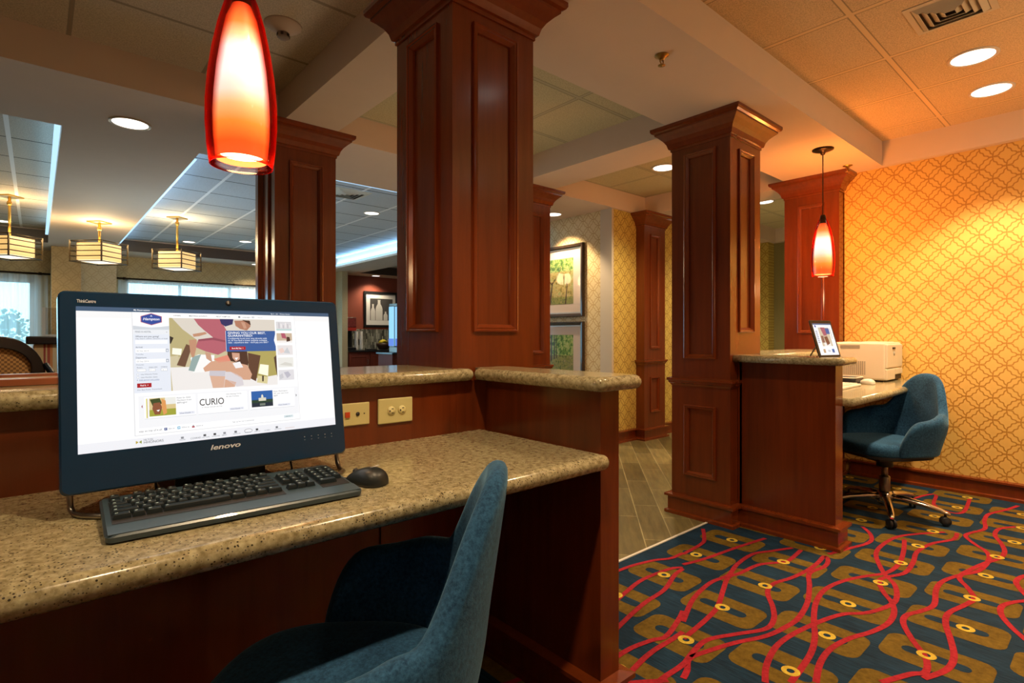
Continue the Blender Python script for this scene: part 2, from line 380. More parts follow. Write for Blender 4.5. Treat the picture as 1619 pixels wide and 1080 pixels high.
# carpet: blue ground with gold slotted blocks, yellow rings and red wandering lines, each a shape woven into the pile
CB = fabric('carpet_blue', (0.003, 0.012, 0.026), (0.011, 0.040, 0.080), 7.0, (20, 1.5, 1), 0.4)
CG = fabric('carpet_gold', (0.085, 0.050, 0.004), (0.165, 0.100, 0.011), 40.0, None, 0.4)
CR = fabric('carpet_red', (0.22, 0.008, 0.016), (0.37, 0.016, 0.030), 60.0, None, 0.4)
CY = fabric('carpet_yellow', (0.40, 0.27, 0.025), (0.62, 0.45, 0.06), 60.0, None, 0.4)
cp = MB(); cp.rect(-3.2, -2.6, 5.0, 1.668, 0.0, 0)
def rrect(cx, cy, hx, hy, ch, n=4):
    out = []
    for sx, sy, a0 in ((1, 1, 0), (-1, 1, 90), (-1, -1, 180), (1, -1, 270)):
        for k in range(n+1):
            a = math.radians(a0+90*k/n); out.append((cx+sx*(hx-ch)+ch*math.cos(a), cy+sy*(hy-ch)+ch*math.sin(a)))
    return out
rc = random.Random(3)
for j in range(-8, 4):
    yc = 0.449+0.3305*j; off = (0.125, 0.0, -0.095, -0.012)[j % 4]
    for k in range(-17, 9):
        xc = 2.217+off+0.3268*k
        if xc > 4.86 or xc < -3.0 or yc > 1.52: continue
        ow = rrect(xc, yc, 0.098, 0.154, 0.045)
        cp.poly(ow, 0.0006, 1)
        cp.poly(rrect(xc, yc, 0.024, 0.098, 0.0235), 0.0012, 0)
        ry = yc+rc.choice((-0.03, 0.0, 0.0, 0.025)); n = 20
        vs = [(xc+rr*math.cos(2*PI*q/n), ry+rr*math.sin(2*PI*q/n), 0.0024) for rr in (0.029, 0.0125) for q in range(n)]
        cp.add(vs, [(q, (q+1) % n, n+(q+1) % n, n+q) for q in range(n)], 3)
STRANDS = [[(1.902, 1.157), (2.103, 1.229), (2.295, 1.257), (2.429, 1.241), (2.571, 1.271), (2.756, 1.279), (2.87, 1.233), (2.996, 1.178)], [(1.796, 1.092), (1.858, 1.095), (2.006, 1.108), (2.116, 1.127), (2.27, 1.184), (2.407, 1.23), (2.491, 1.216), (2.652, 1.2), (2.747, 1.149), (2.812, 1.125), (3.0, 1.137)], [(1.647, 1.002), (1.77, 1.026), (1.86, 1.027), (1.97, 0.978), (2.09, 0.921), (2.185, 0.93), (2.283, 0.976), (2.397, 1.047), (2.5, 1.064), (2.631, 1.034), (2.787, 1.018), (2.896, 1.019), (3.003, 1.027), (2.961, 0.996), (2.866, 0.981), (2.738, 1.0), (2.599, 0.95), (2.429, 0.896), (2.265, 0.87), (2.152, 0.877), (2.039, 0.899), (1.916, 0.951), (1.792, 0.99), (1.701, 1.01), (1.637, 0.98), (1.587, 0.965)], [(1.767, 0.779), (1.859, 0.816), (1.998, 0.843), (2.13, 0.837), (2.305, 0.804), (2.436, 0.764), (2.509, 0.711), (2.6, 0.676), (2.701, 0.657), (2.799, 0.67), (2.907, 0.707), (2.98, 0.758), (3.094, 0.813), (3.23, 0.863), (3.381, 0.879), (3.584, 0.862), (3.721, 0.805), (3.887, 0.703)], [(1.828, 0.725), (1.953, 0.734), (2.067, 0.748), (2.177, 0.777), (2.303, 0.826), (2.455, 0.872), (2.605, 0.891), (2.752, 0.871), (2.893, 0.819), (3.006, 0.765), (3.163, 0.752), (3.368, 0.778), (3.581, 0.823)], [(1.889, 0.671), (2.009, 0.701), (2.132, 0.709), (2.259, 0.687), (2.367, 0.649), (2.485, 0.625), (2.599, 0.632), (2.694, 0.663), (2.777, 0.714), (2.882, 0.758), (2.954, 0.752), (3.074, 0.706), (3.247, 0.711), (3.422, 0.732), (3.62, 0.709), (3.781, 0.647), (3.92, 0.652)], [(2.048, 0.533), (2.172, 0.482), (2.223, 0.452), (2.324, 0.473), (2.418, 0.53), (2.531, 0.585), (2.617, 0.594), (2.702, 0.564), (2.805, 0.542), (2.975, 0.568), (3.098, 0.568), (3.239, 0.531), (3.365, 0.481), (3.562, 0.47), (3.692, 0.495), (3.79, 0.56), (3.894, 0.611), (3.974, 0.605), (4.125, 0.562), (4.313, 0.588), (4.485, 0.591), (4.675, 0.534), (4.853, 0.493)], [(2.176, 0.448), (2.29, 0.409), (2.399, 0.408), (2.523, 0.438), (2.655, 0.477), (2.765, 0.487), (2.904, 0.456), (3.001, 0.443), (3.105, 0.48), (3.211, 0.527), (3.372, 0.506), (3.521, 0.472), (3.635, 0.439), (3.762, 0.434), (3.901, 0.463), (4.039, 0.506), (4.189, 0.506), (4.309, 0.447)], [(2.719, 0.248), (2.808, 0.303), (2.903, 0.344), (2.993, 0.355), (3.073, 0.332), (3.151, 0.287)], [(3.176, 0.29), (3.322, 0.344), (3.424, 0.34), (3.483, 0.318)], [(3.632, 1.039), (3.548, 0.979), (3.446, 0.941), (3.355, 0.94), (3.23, 0.973), (3.048, 1.023)], [(4.399, 1.01), (4.684, 0.953), (4.74, 0.905), (4.464, 0.863), (4.348, 0.765), (4.418, 0.704), (4.822, 0.734)], [(2.488, 1.513), (2.69, 1.523), (2.783, 1.562), (2.9, 1.635)], [(2.374, 1.444), (2.528, 1.408), (2.771, 1.375), (3.023, 1.332)], [(1.862, 1.613), (2.135, 1.605), (2.308, 1.567), (2.393, 1.526), (2.499, 1.521)], [(1.676, 1.399), (1.934, 1.453), (2.092, 1.477), (2.285, 1.458), (2.341, 1.425)], [(1.477, 1.253), (1.747, 1.313), (1.917, 1.343), (2.075, 1.355), (2.24, 1.406), (2.33, 1.418)], [(1.348, 1.173), (1.572, 1.182), (1.696, 1.161), (1.761, 1.141), (1.903, 1.176), (1.974, 1.201)], [(1.313, 1.062), (1.529, 1.105), (1.645, 1.118), (1.749, 1.115), (1.834, 1.116)], [(1.286, 0.979), (1.506, 1.007), (1.626, 1.005), (1.712, 1.009)]]
def ribbon(mb, pts, w, z, mi):
    P = [Vector(p) for p in pts]; Q = []
    for i in range(len(P)-1):                       # Catmull-Rom
        p0, p1, p2, p3 = P[max(i-1, 0)], P[i], P[i+1], P[min(i+2, len(P)-1)]
        for k in range(5):
            t = k/5
            Q.append(0.5*((2*p1)+(p2-p0)*t+(2*p0-5*p1+4*p2-p3)*t*t+(3*p1-p0-3*p2+p3)*t**3))
    Q.append(P[-1]); vs = []
    for i, q in enumerate(Q):
        t = (Q[min(i+1, len(Q)-1)]-Q[max(i-1, 0)]); t.normalize(); nn = Vector((-t.y, t.x))*w/2
        for s in (q+nn, q-nn): vs.append((min(max(s.x, -3.2), 5.0), min(max(s.y, -2.6), 1.668), z))
    mb.add(vs, [(2*i, 2*i+1, 2*i+3, 2*i+2) for i in range(len(Q)-1)], mi)
zz = 0.0016
for s in STRANDS:
    ribbon(cp, s, 0.021, zz, 2); zz += 0.00004
for yb, ph in ((1.25, 0.3), (0.95, 2.0), (0.62, 4.1), (0.3, 1.2), (0.05, 3.3), (-0.3, 5.0), (-0.62, 0.8), (-0.95, 2.7), (-1.3, 4.4), (-1.7, 1.7)):
    x1 = 1.75 if yb > 0.2 else 4.9
    for kk in (0, 1):
        ribbon(cp, [(-3.1+0.16*i, yb+0.15*math.sin(0.16*i*2.9+ph+kk*2.2)+0.05*math.sin(0.16*i*7+ph)) for i in range(int((x1+3.1)/0.16))], 0.021, zz, 2); zz += 0.00004
carpet = tag(cp.build('carpet', [CB, CG, CR, CY], fix=False), 'blue patterned carpet with gold blocks, yellow rings and wavy red lines', 'carpet')

# ------------------------------------------------------------------ ceiling: soffit with recessed trays
TRAYS = [(-3.0, 1.13, 1.93, 3.50, 2), (1.455, 3.10, 1.915, 3.50, 3), (3.48, 4.985, 1.95, 3.495, 3), (5.35, 7.8, 1.85, 3.3, 3),
         (-3.0, 4.915, -2.4, 1.272, 1), (-5.0, 0.12, 4.40, 10.1, 5), (0.88, 4.40, 4.42, 10.3, 4), (5.10, 7.9, 7.3, 10.7, 3)]
XS = sorted({-6.0, 9.0}|{t[0] for t in TRAYS}|{t[1] for t in TRAYS}); YS = sorted({-3.0, 11.6}|{t[2] for t in TRAYS}|{t[3] for t in TRAYS})
def cell(x, y):
    for t in TRAYS:
        if t[0] < x < t[1] and t[2] < y < t[3]: return (ZT, t[4])
    return (ZS, 0)
ce = MB()
for i in range(len(XS)-1):
    for j in range(len(YS)-1):
        x0, x1, y0, y1 = XS[i], XS[i+1], YS[j], YS[j+1]; z, mi = cell((x0+x1)/2, (y0+y1)/2)
        ce.quad((x0,y0,z), (x0,y1,z), (x1,y1,z), (x1,y0,z), mi)
        if i+1 < len(XS)-1:
            z2, _ = cell((XS[i+1]+XS[i+2])/2, (y0+y1)/2)
            if z2 != z: ce.quad((x1,y0,z), (x1,y1,z), (x1,y1,z2), (x1,y0,z2), 0)
        if j+1 < len(YS)-1:
            z2, _ = cell((x0+x1)/2, (YS[j+1]+YS[j+2])/2)
            if z2 != z: ce.quad((x0,y1,z), (x1,y1,z), (x1,y1,z2), (x0,y1,z2), 0)
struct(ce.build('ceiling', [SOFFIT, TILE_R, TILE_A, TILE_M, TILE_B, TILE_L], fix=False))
rf = MB(); rf.box(-6.2, -3.2, ZT+0.06, 9.2, 12.2, ZT+0.16); struct(rf.build('ceiling_deck', HIDDEN))

DKT = plain('dark_crown_trim', (0.07, 0.05, 0.04), 0.4)
for k_, (xa, xb, ya) in enumerate(((0.88, 4.40, 10.27), (-5.0, 0.12, 10.07), (5.10, 7.9, 10.67))):
    b = MB(); b.box(xa, ya, 2.432, xb, ya+0.03, 2.60); struct(b.build('trim_%d' % (4+k_), DKT))
# ------------------------------------------------------------------ walls
def wall(name, x0, y0, x1, y1, mat, z0=0.0, z1=ZS, holes=None):
    mb = MB()
    if not holes: mb.box(x0, y0, z0, x1, y1, z1)
    else:                                            # holes along x: (xa, xb, za, zb)
        xs = x0
        for xa, xb, za, zb in sorted(holes):
            mb.box(xs, y0, z0, xa, y1, z1); mb.box(xa, y0, z0, xb, y1, za); mb.box(xa, y0, zb, xb, y1, z1); xs = xb
        mb.box(xs, y0, z0, x1, y1, z1)
    return struct(mb.build(name, mat))
wall('wall_right', 4.97, -2.6, 5.12, 1.55, PAPER)
wall('wall_gold', 4.45, 3.53, 7.9, 3.66, PAPER_X)
wall('wall_pictures', 4.45, 3.66, 4.60, 7.0, PAPER_P)
wall('wall_hall', 7.90, 1.45, 8.05, 3.66, OLIVE, 0, ZT)
wall('wall_hallside', 5.12, 1.45, 8.05, 1.55, HIDDEN, 0, ZT)
wall('wall_kitchenside', 4.60, 6.88, 8.2, 7.0, HIDDEN)
wall('wall_kitchenend', 8.05, 7.0, 8.2, 11.35, REDWALL)
wall('wall_red', 4.80, 11.2, 8.2, 11.35, REDWALL)
wall('wall_far', -6.0, 11.0, 4.68, 11.15, PAPER_D, holes=[(-2.4, -0.03, 0.45, 1.97), (1.10, 4.3, 0.45, 2.05)])
wall('wall_left', -6.15, -3.0, -6.0, 11.15, HIDDEN)
wall('wall_rear', -6.0, -2.75, 5.12, -2.6, HIDDEN)
pm = MB(); pm.box(4.68, 10.6, 0, 4.80, 11.35, ZS); struct(pm.build('wall_kitchenpier', plain('cream_pier', (0.52, 0.44, 0.28), 0.8, var=0.25, vscale=60)))
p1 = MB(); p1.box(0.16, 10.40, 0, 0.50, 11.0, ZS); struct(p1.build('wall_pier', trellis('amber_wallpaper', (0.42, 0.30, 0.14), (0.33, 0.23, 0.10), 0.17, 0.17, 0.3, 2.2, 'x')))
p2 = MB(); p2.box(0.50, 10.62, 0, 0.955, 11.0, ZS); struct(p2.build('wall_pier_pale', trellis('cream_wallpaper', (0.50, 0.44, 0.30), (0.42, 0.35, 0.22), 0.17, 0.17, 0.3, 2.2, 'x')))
cm = MB(); cm.box(4.440, 3.518, 0.0, 4.472, 3.668, ZS); struct(cm.build('trim_2', PALE))
# hall corner strip beside the olive wall
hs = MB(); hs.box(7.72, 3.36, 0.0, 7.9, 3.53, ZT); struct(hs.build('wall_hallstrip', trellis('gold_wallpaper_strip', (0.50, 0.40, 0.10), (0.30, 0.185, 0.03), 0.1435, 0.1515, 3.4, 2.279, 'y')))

# baseboards: board with a projecting cap and a shoe
BPROF = [(0.0, 0.0), (0.034, 0.0), (0.034, 0.018), (0.018, 0.024), (0.018, 0.100), (0.034, 0.106), (0.034, 0.120), (0.0, 0.126)]
def baseboard(name, a, b, n, k=1.0):
    """from a to b in plan, projecting along n"""
    mb = MB(); vs = []
    for p in (a, b):
        for o, z in BPROF: vs.append((p[0]+n[0]*o*k, p[1]+n[1]*o*k, z*k))
    m = len(BPROF); mb.add(vs, [(i, (i+1) % m, m+(i+1) % m, m+i) for i in range(m)]+[tuple(range(m)), tuple(range(m, 2*m))])
    return struct(mb.build(name, CHERRY2))
baseboard('baseboard_right', (4.97, -2.6), (4.97, 1.5), (-1, 0))
baseboard('baseboard_gold', (4.45, 3.53), (4.84, 3.53), (0, -1))
baseboard('baseboard_goldfar', (5.30, 3.53), (7.7, 3.53), (0, -1))
baseboard('baseboard_pictures', (4.45, 3.53), (4.45, 7.0), (-1, 0))

# ------------------------------------------------------------------ columns
CAP = [(0.000, 2.285), (0.006, 2.285), (0.006, 2.300), (0.016, 2.303), (0.020, 2.316), (0.024, 2.330), (0.038, 2.352), (0.060, 2.374), (0.078, 2.388), (0.078, 2.398), (0.092, 2.404), (0.098, 2.414), (0.098, 2.430)]
BASE = [(0.034, 0.0), (0.034, 0.018), (0.018, 0.024), (0.018, 0.100), (0.034, 0.106), (0.034, 0.120), (0.0, 0.126)]
MOULD = [(0.0, 0.0), (0.0, 0.010), (0.006, 0.012), (0.010, 0.007), (0.016, 0.008), (0.022, 0.002), (0.028, -0.004), (0.030, -0.012)]
def column(label, x0, y0, x1, y1, panels, group, zb=0.0, rail=None, base=True, cat='column'):
    t = thing('wood_column', label, cat, ((x0+x1)/2, (y0+y1)/2, zb), 0, group)
    dep = 0.012; sh = MB(); sh.box(x0+dep, y0+dep, zb, x1-dep, y1-dep, ZS)
    faces = {'-x': ((x0, y0, 0), (0, 1, 0), (-1, 0, 0), y1-y0), '-y': ((x0, y0, 0), (1, 0, 0), (0, -1, 0), x1-x0),
             '+x': ((x1, y0, 0), (0, 1, 0), (1, 0, 0), y1-y0), '+y': ((x0, y1, 0), (1, 0, 0), (0, 1, 0), x1-x0)}
    for k, (o, u, n, w) in faces.items():
        e0 = 0.0 if k[1] == 'x' else dep
        M = face_M(o, u, n); sh.M = M; ps = sorted(panels.get(k, []), key=lambda p: p[2])
        if not ps: sh.box(e0, -dep, zb, w-e0, 0, ZS)
        else:
            z = zb; a, b = ps[0][0], ps[0][1]
            sh.box(e0, -dep, zb, a, 0, ZS); sh.box(b, -dep, zb, w-e0, 0, ZS)
            for (pa, pb, pz0, pz1) in ps:
                sh.box(a, -dep, z, b, 0, pz0); z = pz1
            sh.box(a, -dep, z, b, 0, ZS)
        sh.M = None
        for (pa, pb, pz0, pz1) in ps:
            m = MB(); m.M = M; m.moulding(pa-0.012, pb+0.012, pz0-0.012, pz1+0.012, MOULD); m.M = None
            m.build('panel_moulding', CHERRY2, t)
    sh.build('shaft', CHERRY, t)
    c = MB(); c.stack(x0, y0, x1, y1, CAP); c.build('capital', CHERRY2, t)
    if base:
        b = MB(); b.stack(x0, y0, x1, y1, BASE); b.build('base', CHERRY2, t)
    if rail:
        r = MB(); r.stack(x0, y0, x1, y1, [(0.0, rail), (0.004, rail+0.004), (0.008, rail+0.014), (0.016, rail+0.020), (0.016, rail+0.028), (0.024, rail+0.036), (0.024, rail+0.048), (0.0, rail+0.055)]); r.build('chair_rail', CHERRY2, t)
    return t
GC = 'cherry wood columns'
up = (0.10, 0.287, 1.145, 2.235)
column('big cherry wood column at the corner of the near granite ledges', 1.09, 1.56, 1.477, 1.947, {'-x': [up], '-y': [up]}, GC, 0.0)
column('cherry wood column with lower panel and rail beside the tile walkway', 3.045, 1.545, 3.432, 1.932,
       {'-x': [(0.10, 0.287, 0.99, 2.235), (0.10, 0.287, 0.265, 0.68)], '-y': [(0.11, 0.28, 1.15, 2.22)]}, GC, 0.0, 0.805)
column('cherry wood column behind the monitor, next to the near hanging lamp', 1.095, 3.455, 1.482, 3.842, {'-x': [(0.10, 0.287, 0.95, 2.2)], '-y': [(0.10, 0.287, 0.95, 2.2)]}, GC, 0.0, 0.805)
column('half hidden dark cherry column between the big column and the framed pictures', 3.14, 3.50, 3.527, 3.887, {'-x': [(0.10, 0.287, 0.97, 2.2)], '-y': [(0.10, 0.287, 0.97, 2.2), (0.10, 0.287, 0.27, 0.68)]}, GC, 0.0, 0.805)
column('cherry pilaster against the gold wallpaper at the end of the tile walkway', 4.872, 3.425, 5.262, 3.53, {'-y': [(0.12, 0.27, 0.99, 2.2), (0.12, 0.27, 0.30, 0.66)]}, GC, 0.0, 0.805)
column('red brown column beside the tablet where the gold wall begins', 4.865, 1.555, 5.25, 1.98, {'-x': [(0.12, 0.305, 1.15, 2.2)]}, GC, 0.0)
# ------------------------------------------------------------------ low cherry partitions under the granite ledges
ZL, TL_ = 1.005, 0.042
def base_run(mb, pts):
    """baseboard profile swept along an open polyline of plan points, projecting to the right of travel"""
    P = [Vector(p) for p in pts]; rs = []
    for i, p in enumerate(P):
        d0 = (p-P[i-1]).normalized() if i else (P[1]-P[0]).normalized()
        d1 = (P[i+1]-p).normalized() if i < len(P)-1 else d0
        n0 = Vector((d0.y, -d0.x)); n1 = Vector((d1.y, -d1.x)); b = (n0+n1).normalized(); k = 1/max(0.3, b.dot(n0))
        rs.append([(p.x+b.x*o*k, p.y+b.y*o*k, z) for o, z in BPROF])
    m = len(BPROF); vs = [q for r in rs for q in r]
    mb.add(vs, [(i*m+j, i*m+(j+1) % m, (i+1)*m+(j+1) % m, (i+1)*m+j) for i in range(len(rs)-1) for j in range(m)]+[tuple(range(m)), tuple((len(rs)-1)*m+j for j in range(m))])
def partition(label, x0, x1, xr0, xr1, yend, side):
    t = thing('low_partition', label, 'partition', ((xr0+xr1)/2, 1.6, 0), 0, 'low cherry partitions')
    b = MB(); b.box(x0, 1.535, 0, x1, 1.885, ZL-TL_)
    b.build('back_panel', CHERRY, t, bevel=0.002)
    e = MB(); e.box(xr0, yend, 0, xr1, 1.535, ZL-TL_); e.build('end_panel', CHERRY, t, bevel=0.002)
    s = MB(); base_run(s, [(xr0, 1.53), (xr0, yend), (xr1, yend), (xr1, 1.54)]); s.build('base_trim', CHERRY2, t)
    return t
pt1 = partition('low cherry partition behind the desk with the monitor, returning beside the near chair', -1.5, 1.088, 1.218, 1.303, 1.005, -1)
fl = MB(); fl.box(1.088, 1.535, 0, 1.30, 1.558, ZL-TL_); fl.build('corner_panel', CHERRY, pt1)
bt = MB(); bt.box(0.80, 1.527, 0.05, 0.83, 1.535, 0.735); bt.build('batten', CHERRY2, pt1)
pt2 = partition('low cherry partition under the ledge with the tablet', 3.434, 4.862, 3.137, 3.245, 1.02, -1)
fl = MB(); fl.box(3.137, 1.520, 0, 3.434, 1.543, ZL-TL_); fl.build('corner_panel', CHERRY, pt2)

def ledge(label, pts, flags, cr=0.03):
    mb = MB(); slab(mb, pts, ZL, TL_, flags, cr=cr)
    return tag(mb.build('granite_ledge', GRAN), label, 'ledge', 'granite ledges')
ledge('long granite ledge behind the monitor, carrying the wooden tray', [(-1.5, 1.497), (1.149, 1.497), (1.149, 1.5585), (1.0885, 1.5585), (1.0885, 1.905), (-1.5, 1.905)], [1, 1, 0, 0, 1, 0], 0.028)
ledge('short granite ledge pointing toward the carpet above the near desk end', [(1.1505, 0.945), (1.352, 0.945), (1.352, 1.5585), (1.19, 1.5585), (1.19, 1.535), (1.1505, 1.535)], [1, 1, 0, 0, 1, 1], 0.03)
ledge('granite ledge holding the tablet', [(3.072, 0.958), (3.292, 0.958), (3.292, 1.5435), (3.072, 1.5435)], [1, 1, 0, 1], 0.03)
ledge('far granite ledge behind the tablet, running to the red brown column', [(3.4335, 1.497), (4.8635, 1.497), (4.8635, 1.905), (3.4335, 1.905)], [1, 0, 1, 0], 0.0)

def desk(label, x0, x1):
    mb = MB(); slab(mb, [(x0, 0.960), (x1, 0.960), (x1, 1.5335), (x0, 1.5335)], 0.785, 0.044, [1, 1 if x1 < 2 else 0, 0, 0], cr=0.022)
    return tag(mb.build('granite_desk', GRAN), label, 'desk', 'granite desks')
desk('near granite desk carrying the monitor and black keyboard', -1.5, 1.216)
desk('far granite desk carrying the printer', 3.247, 4.968)

# ------------------------------------------------------------------ wall plates
IVORY = plain('ivory_plastic', (0.62, 0.56, 0.26), 0.4)
SLOT = plain('dark_slot', (0.02, 0.015, 0.01), 0.6)
t = thing('outlet_plate', 'ivory double power outlet plate on the cherry back panel', 'wall plate', (0.851, 1.535, 0.884))
p = MB(); p.box(0.791, 1.528, 0.845, 0.912, 1.535, 0.923); p.build('plate', IVORY, t, bevel=0.003)
for xc in (0.836, 0.873):
    r = MB(); r.M = Matrix.Translation((xc, 1.5285, 0.884)) @ Matrix.Rotation(PI/2, 4, 'X'); r.lathe(0, 0, [(0.0, 0.003), (0.0135, 0.003), (0.0145, 0.0)], 20); r.M = None
    ro = r.build('receptacle', IVORY, t)
    s = MB()
    for dz in (-0.0065, 0.0065): s.box(xc-0.001, 1.5245, 0.884+dz-0.0012, xc+0.006, 1.5256, 0.884+dz+0.0012)
    s.box(xc-0.0085, 1.5245, 0.8815, xc-0.0045, 1.5256, 0.8865); s.build('slots', SLOT, ro)
t = thing('phone_jack_plate', 'ivory jack plate with a red port just right of the monitor', 'wall plate', (0.703, 1.535, 0.884))
p = MB(); p.box(0.645, 1.529, 0.851, 0.763, 1.535, 0.918); p.build('plate', IVORY, t, bevel=0.006)
q = MB(); q.box(0.684, 1.525, 0.877, 0.698, 1.529, 0.893); q.build('red_port', plain('red_port', (0.55, 0.06, 0.015), 0.4), t)
q = MB(); q.M = Matrix.Translation((0.724, 1.529, 0.885)) @ Matrix.Rotation(PI/2, 4, 'X'); q.lathe(0, 0, [(0.006, 0.0), (0.006, 0.002), (0.0, 0.002)], 12); q.M = None; q.build('jack', SLOT, t)
q = MB(); q.M = Matrix.Translation((0.745, 1.529, 0.885)) @ Matrix.Rotation(PI/2, 4, 'X'); q.lathe(0, 0, [(0.002, 0.0), (0.002, 0.0012), (0.0, 0.0012)], 8); q.M = None; q.build('screw', SLOT, t)

# ------------------------------------------------------------------ all-in-one computer
BEZ = plain('navy_black_gloss', (0.005, 0.030, 0.080), 0.22, coat=0.2)
SILVER = plain('silver_print', (0.60, 0.70, 0.82), 0.5)
U = Vector((0.99951, 0.0312, 0)); V = Vector((0, 0.0558, 0.375)); V = (V - U*V.dot(U)).normalized(); NN = U.cross(V)
B0 = Vector((0.031, 1.262, 0.83)); W, Hh = 0.5453, 0.379
comp = thing('desktop_computer', 'all-in-one computer with a lit web page on its wide screen', 'computer', (0.30, 1.31, 0.785))
MM = Matrix.Identity(4)
for i in range(3): MM[i][0], MM[i][1], MM[i][2], MM[i][3] = U[i], V[i], NN[i], B0[i]
b = MB(); b.M = MM
b.rings([[(x, y, z) for x, y in rrect(W/2, Hh/2, W/2-ins, Hh/2-ins, 0.012)] for ins, z in ((0.03, -0.055), (0.006, -0.045), (0.0, -0.035), (0.0, -0.004), (0.003, 0.0))], 0, False)
b.M = None; b.build('housing', BEZ, comp)
# page drawn as flat coloured shapes on the lit panel
SCOL = {}; SMAT = []
def sc(hexs, k=1.0):
    key = (hexs, k)
    if key not in SCOL:
        r, g, bl = [int(hexs[i:i+2], 16)/255 for i in (0, 2, 4)]; lin = [c/12.92 if c <= 0.04045 else ((c+0.055)/1.055)**2.4 for c in (r, g, bl)]
        SCOL[key] = len(SMAT); SMAT.append(glow('screen_%s_%d' % (hexs, int(k*100)), lin, 0.96*k))
    return SCOL[key]
s = MB(); s.M = MM
def R(x0, y0, x1, y1, lv, col): s.rect(x0, y0, x1, y1, 0.0005+0.0002*lv, sc(col))
def T(tx, x, y, h, col, lv=6, width=None, bold=0.0, shear=0.0, align='LEFT'): put_text(s, tx, x, y, h, 0.0005+0.0002*lv, sc(col), width, bold, shear, align)
R(0.0262, 0.0722, 0.5215, 0.3490, 0, 'FFFFFF')
R(0.0262, 0.3405, 0.5215, 0.3490, 1, '3A5876'); R(0.0262, 0.3275, 0.114, 0.3405, 1, 'F4F4F4'); R(0.4325, 0.3275, 0.5215, 0.3405, 1, 'F4F4F4')
T('My Reservations', 0.1165, 0.3432, 0.0028, 'FFFFFF', 4, 0.027, 0.012)
T('Sign In    Join    HHonors Number', 0.381, 0.3428, 0.0026, 'E8EEF4', 4, 0.045, 0.008)
R(0.1130, 0.0955, 0.1142, 0.3405, 1, 'D4D6DA'); R(0.4352, 0.0955, 0.4362, 0.3405, 1, 'DCDDE0'); R(0.1130, 0.0945, 0.4362, 0.0957, 1, 'D9DADD')
R(0.1145, 0.178, 0.1765, 0.3405, 2, 'E4E9F3'); R(0.1145, 0.311, 0.1765, 0.3405, 3, 'FBFCFE')
s.poly([(0.1145, 0.313), (0.1455, 0.3085), (0.1765, 0.313), (0.1765, 0.305), (0.1145, 0.305)], 0.0012, sc('CFD5DC'))
lg = [(0.1275, 0.3325), (0.1458, 0.3388), (0.1642, 0.3325), (0.1642, 0.3203), (0.1458, 0.3140), (0.1275, 0.3203)]
s.poly(lg, 0.0013, sc('C56A6E')); s.poly([(0.1458+(x-0.1458)*0.93, 0.3264+(y-0.3264)*0.90) for x, y in lg], 0.0015, sc('1E479C'))
T('Hampton', 0.1458, 0.3243, 0.0052, 'FFFFFF', 6, 0.0285, 0.012, 0.28, 'CENTER'); R(0.1436, 0.3320, 0.1478, 0.3328, 6, 'DDE6F5'); R(0.1449, 0.3330, 0.1465, 0.3346, 6, 'DDE6F5')
R(0.1145, 0.2955, 0.1765, 0.3050, 3, 'E9ECF1'); T('FIND A HOTEL', 0.118, 0.2990, 0.0030, '6C7480', 6, 0.027, 0.006); T('v', 0.171, 0.2990, 0.0028, '333333', 6)
T('Where are you going?', 0.118, 0.2895, 0.0030, '3C4654', 6, 0.040, 0.010); T('City, airport, address, attraction, or hotel', 0.118, 0.2855, 0.0022, '5C6674', 6, 0.055, 0.004); R(0.1178, 0.2760, 0.1730, 0.2835, 4, 'FFFFFF')
for yy, a, d in ((0.2690, 'Arrival:', '02 Sep 2014'), (0.2480, 'Departure:', '03 Sep 2014')):
    T(a, 0.118, yy-0.001, 0.0027, '444E5C', 6, 0.012 if a[0] == 'A' else 0.018, 0.008); R(0.1178, yy-0.0105, 0.1690, yy-0.003, 4, 'FFFFFF'); T(d, 0.1195, yy-0.0085, 0.0026, '8A9098', 6, 0.020); R(0.1695, yy-0.0098, 0.1740, yy-0.0038, 4, '7F8A99'); R(0.1702, yy-0.0090, 0.1733, yy-0.0050, 5, 'E8ECF2')
    T('Tuesday' if a[0] == 'A' else 'Wednesday', 0.118, yy-0.0150, 0.0022, '7C8592', 6, 0.013)
T('Rooms', 0.1195, 0.2275, 0.0022, '444E5C', 6, 0.009); T('Adults (18+)', 0.139, 0.2275, 0.0022, '444E5C', 6, 0.015); T('Children', 0.160, 0.2275, 0.0022, '444E5C', 6, 0.011)
for x, w in ((0.1195, 0.015), (0.1395, 0.011), (0.1600, 0.011)):
    R(x, 0.2200, x+w, 0.2258, 4, 'A9B1BC'); R(x+0.0005, 0.2205, x+w-0.0005, 0.2253, 5, 'FFFFFF'); T('1' if x < 0.15 else '0', x+0.003, 0.2213, 0.0024, '555D69', 7); T('v', x+w-0.004, 0.2215, 0.0018, '555D69', 7)
for yy, tx in ((0.2130, 'Use HHonors Points'), (0.2070, 'Use Flexible dates')):
    R(0.1190, yy, 0.1225, yy+0.0034, 4, 'B6BDC8'); R(0.1195, yy+0.0005, 0.1220, yy+0.0029, 5, 'FFFFFF'); T(tx, 0.1255, yy+0.0006, 0.0022, '59626F', 6, 0.028)
T('Add special rate codes', 0.1225, 0.2025, 0.0022, '3D5F95', 6, 0.034); R(0.1225, 0.2015, 0.1565, 0.2018, 6, '3D5F95'); R(0.119, 0.2028, 0.1202, 0.2042, 6, '3D5F95')
R(0.1190, 0.1885, 0.1430, 0.1970, 4, 'A80F22'); T('Find It  >', 0.1310, 0.1912, 0.0032, 'FFFFFF', 6, 0.0135, 0.012, 0, 'CENTER'); T('Our Best Rates. Guaranteed.', 0.1190, 0.1830, 0.0024, '5A6270', 6, 0.042)
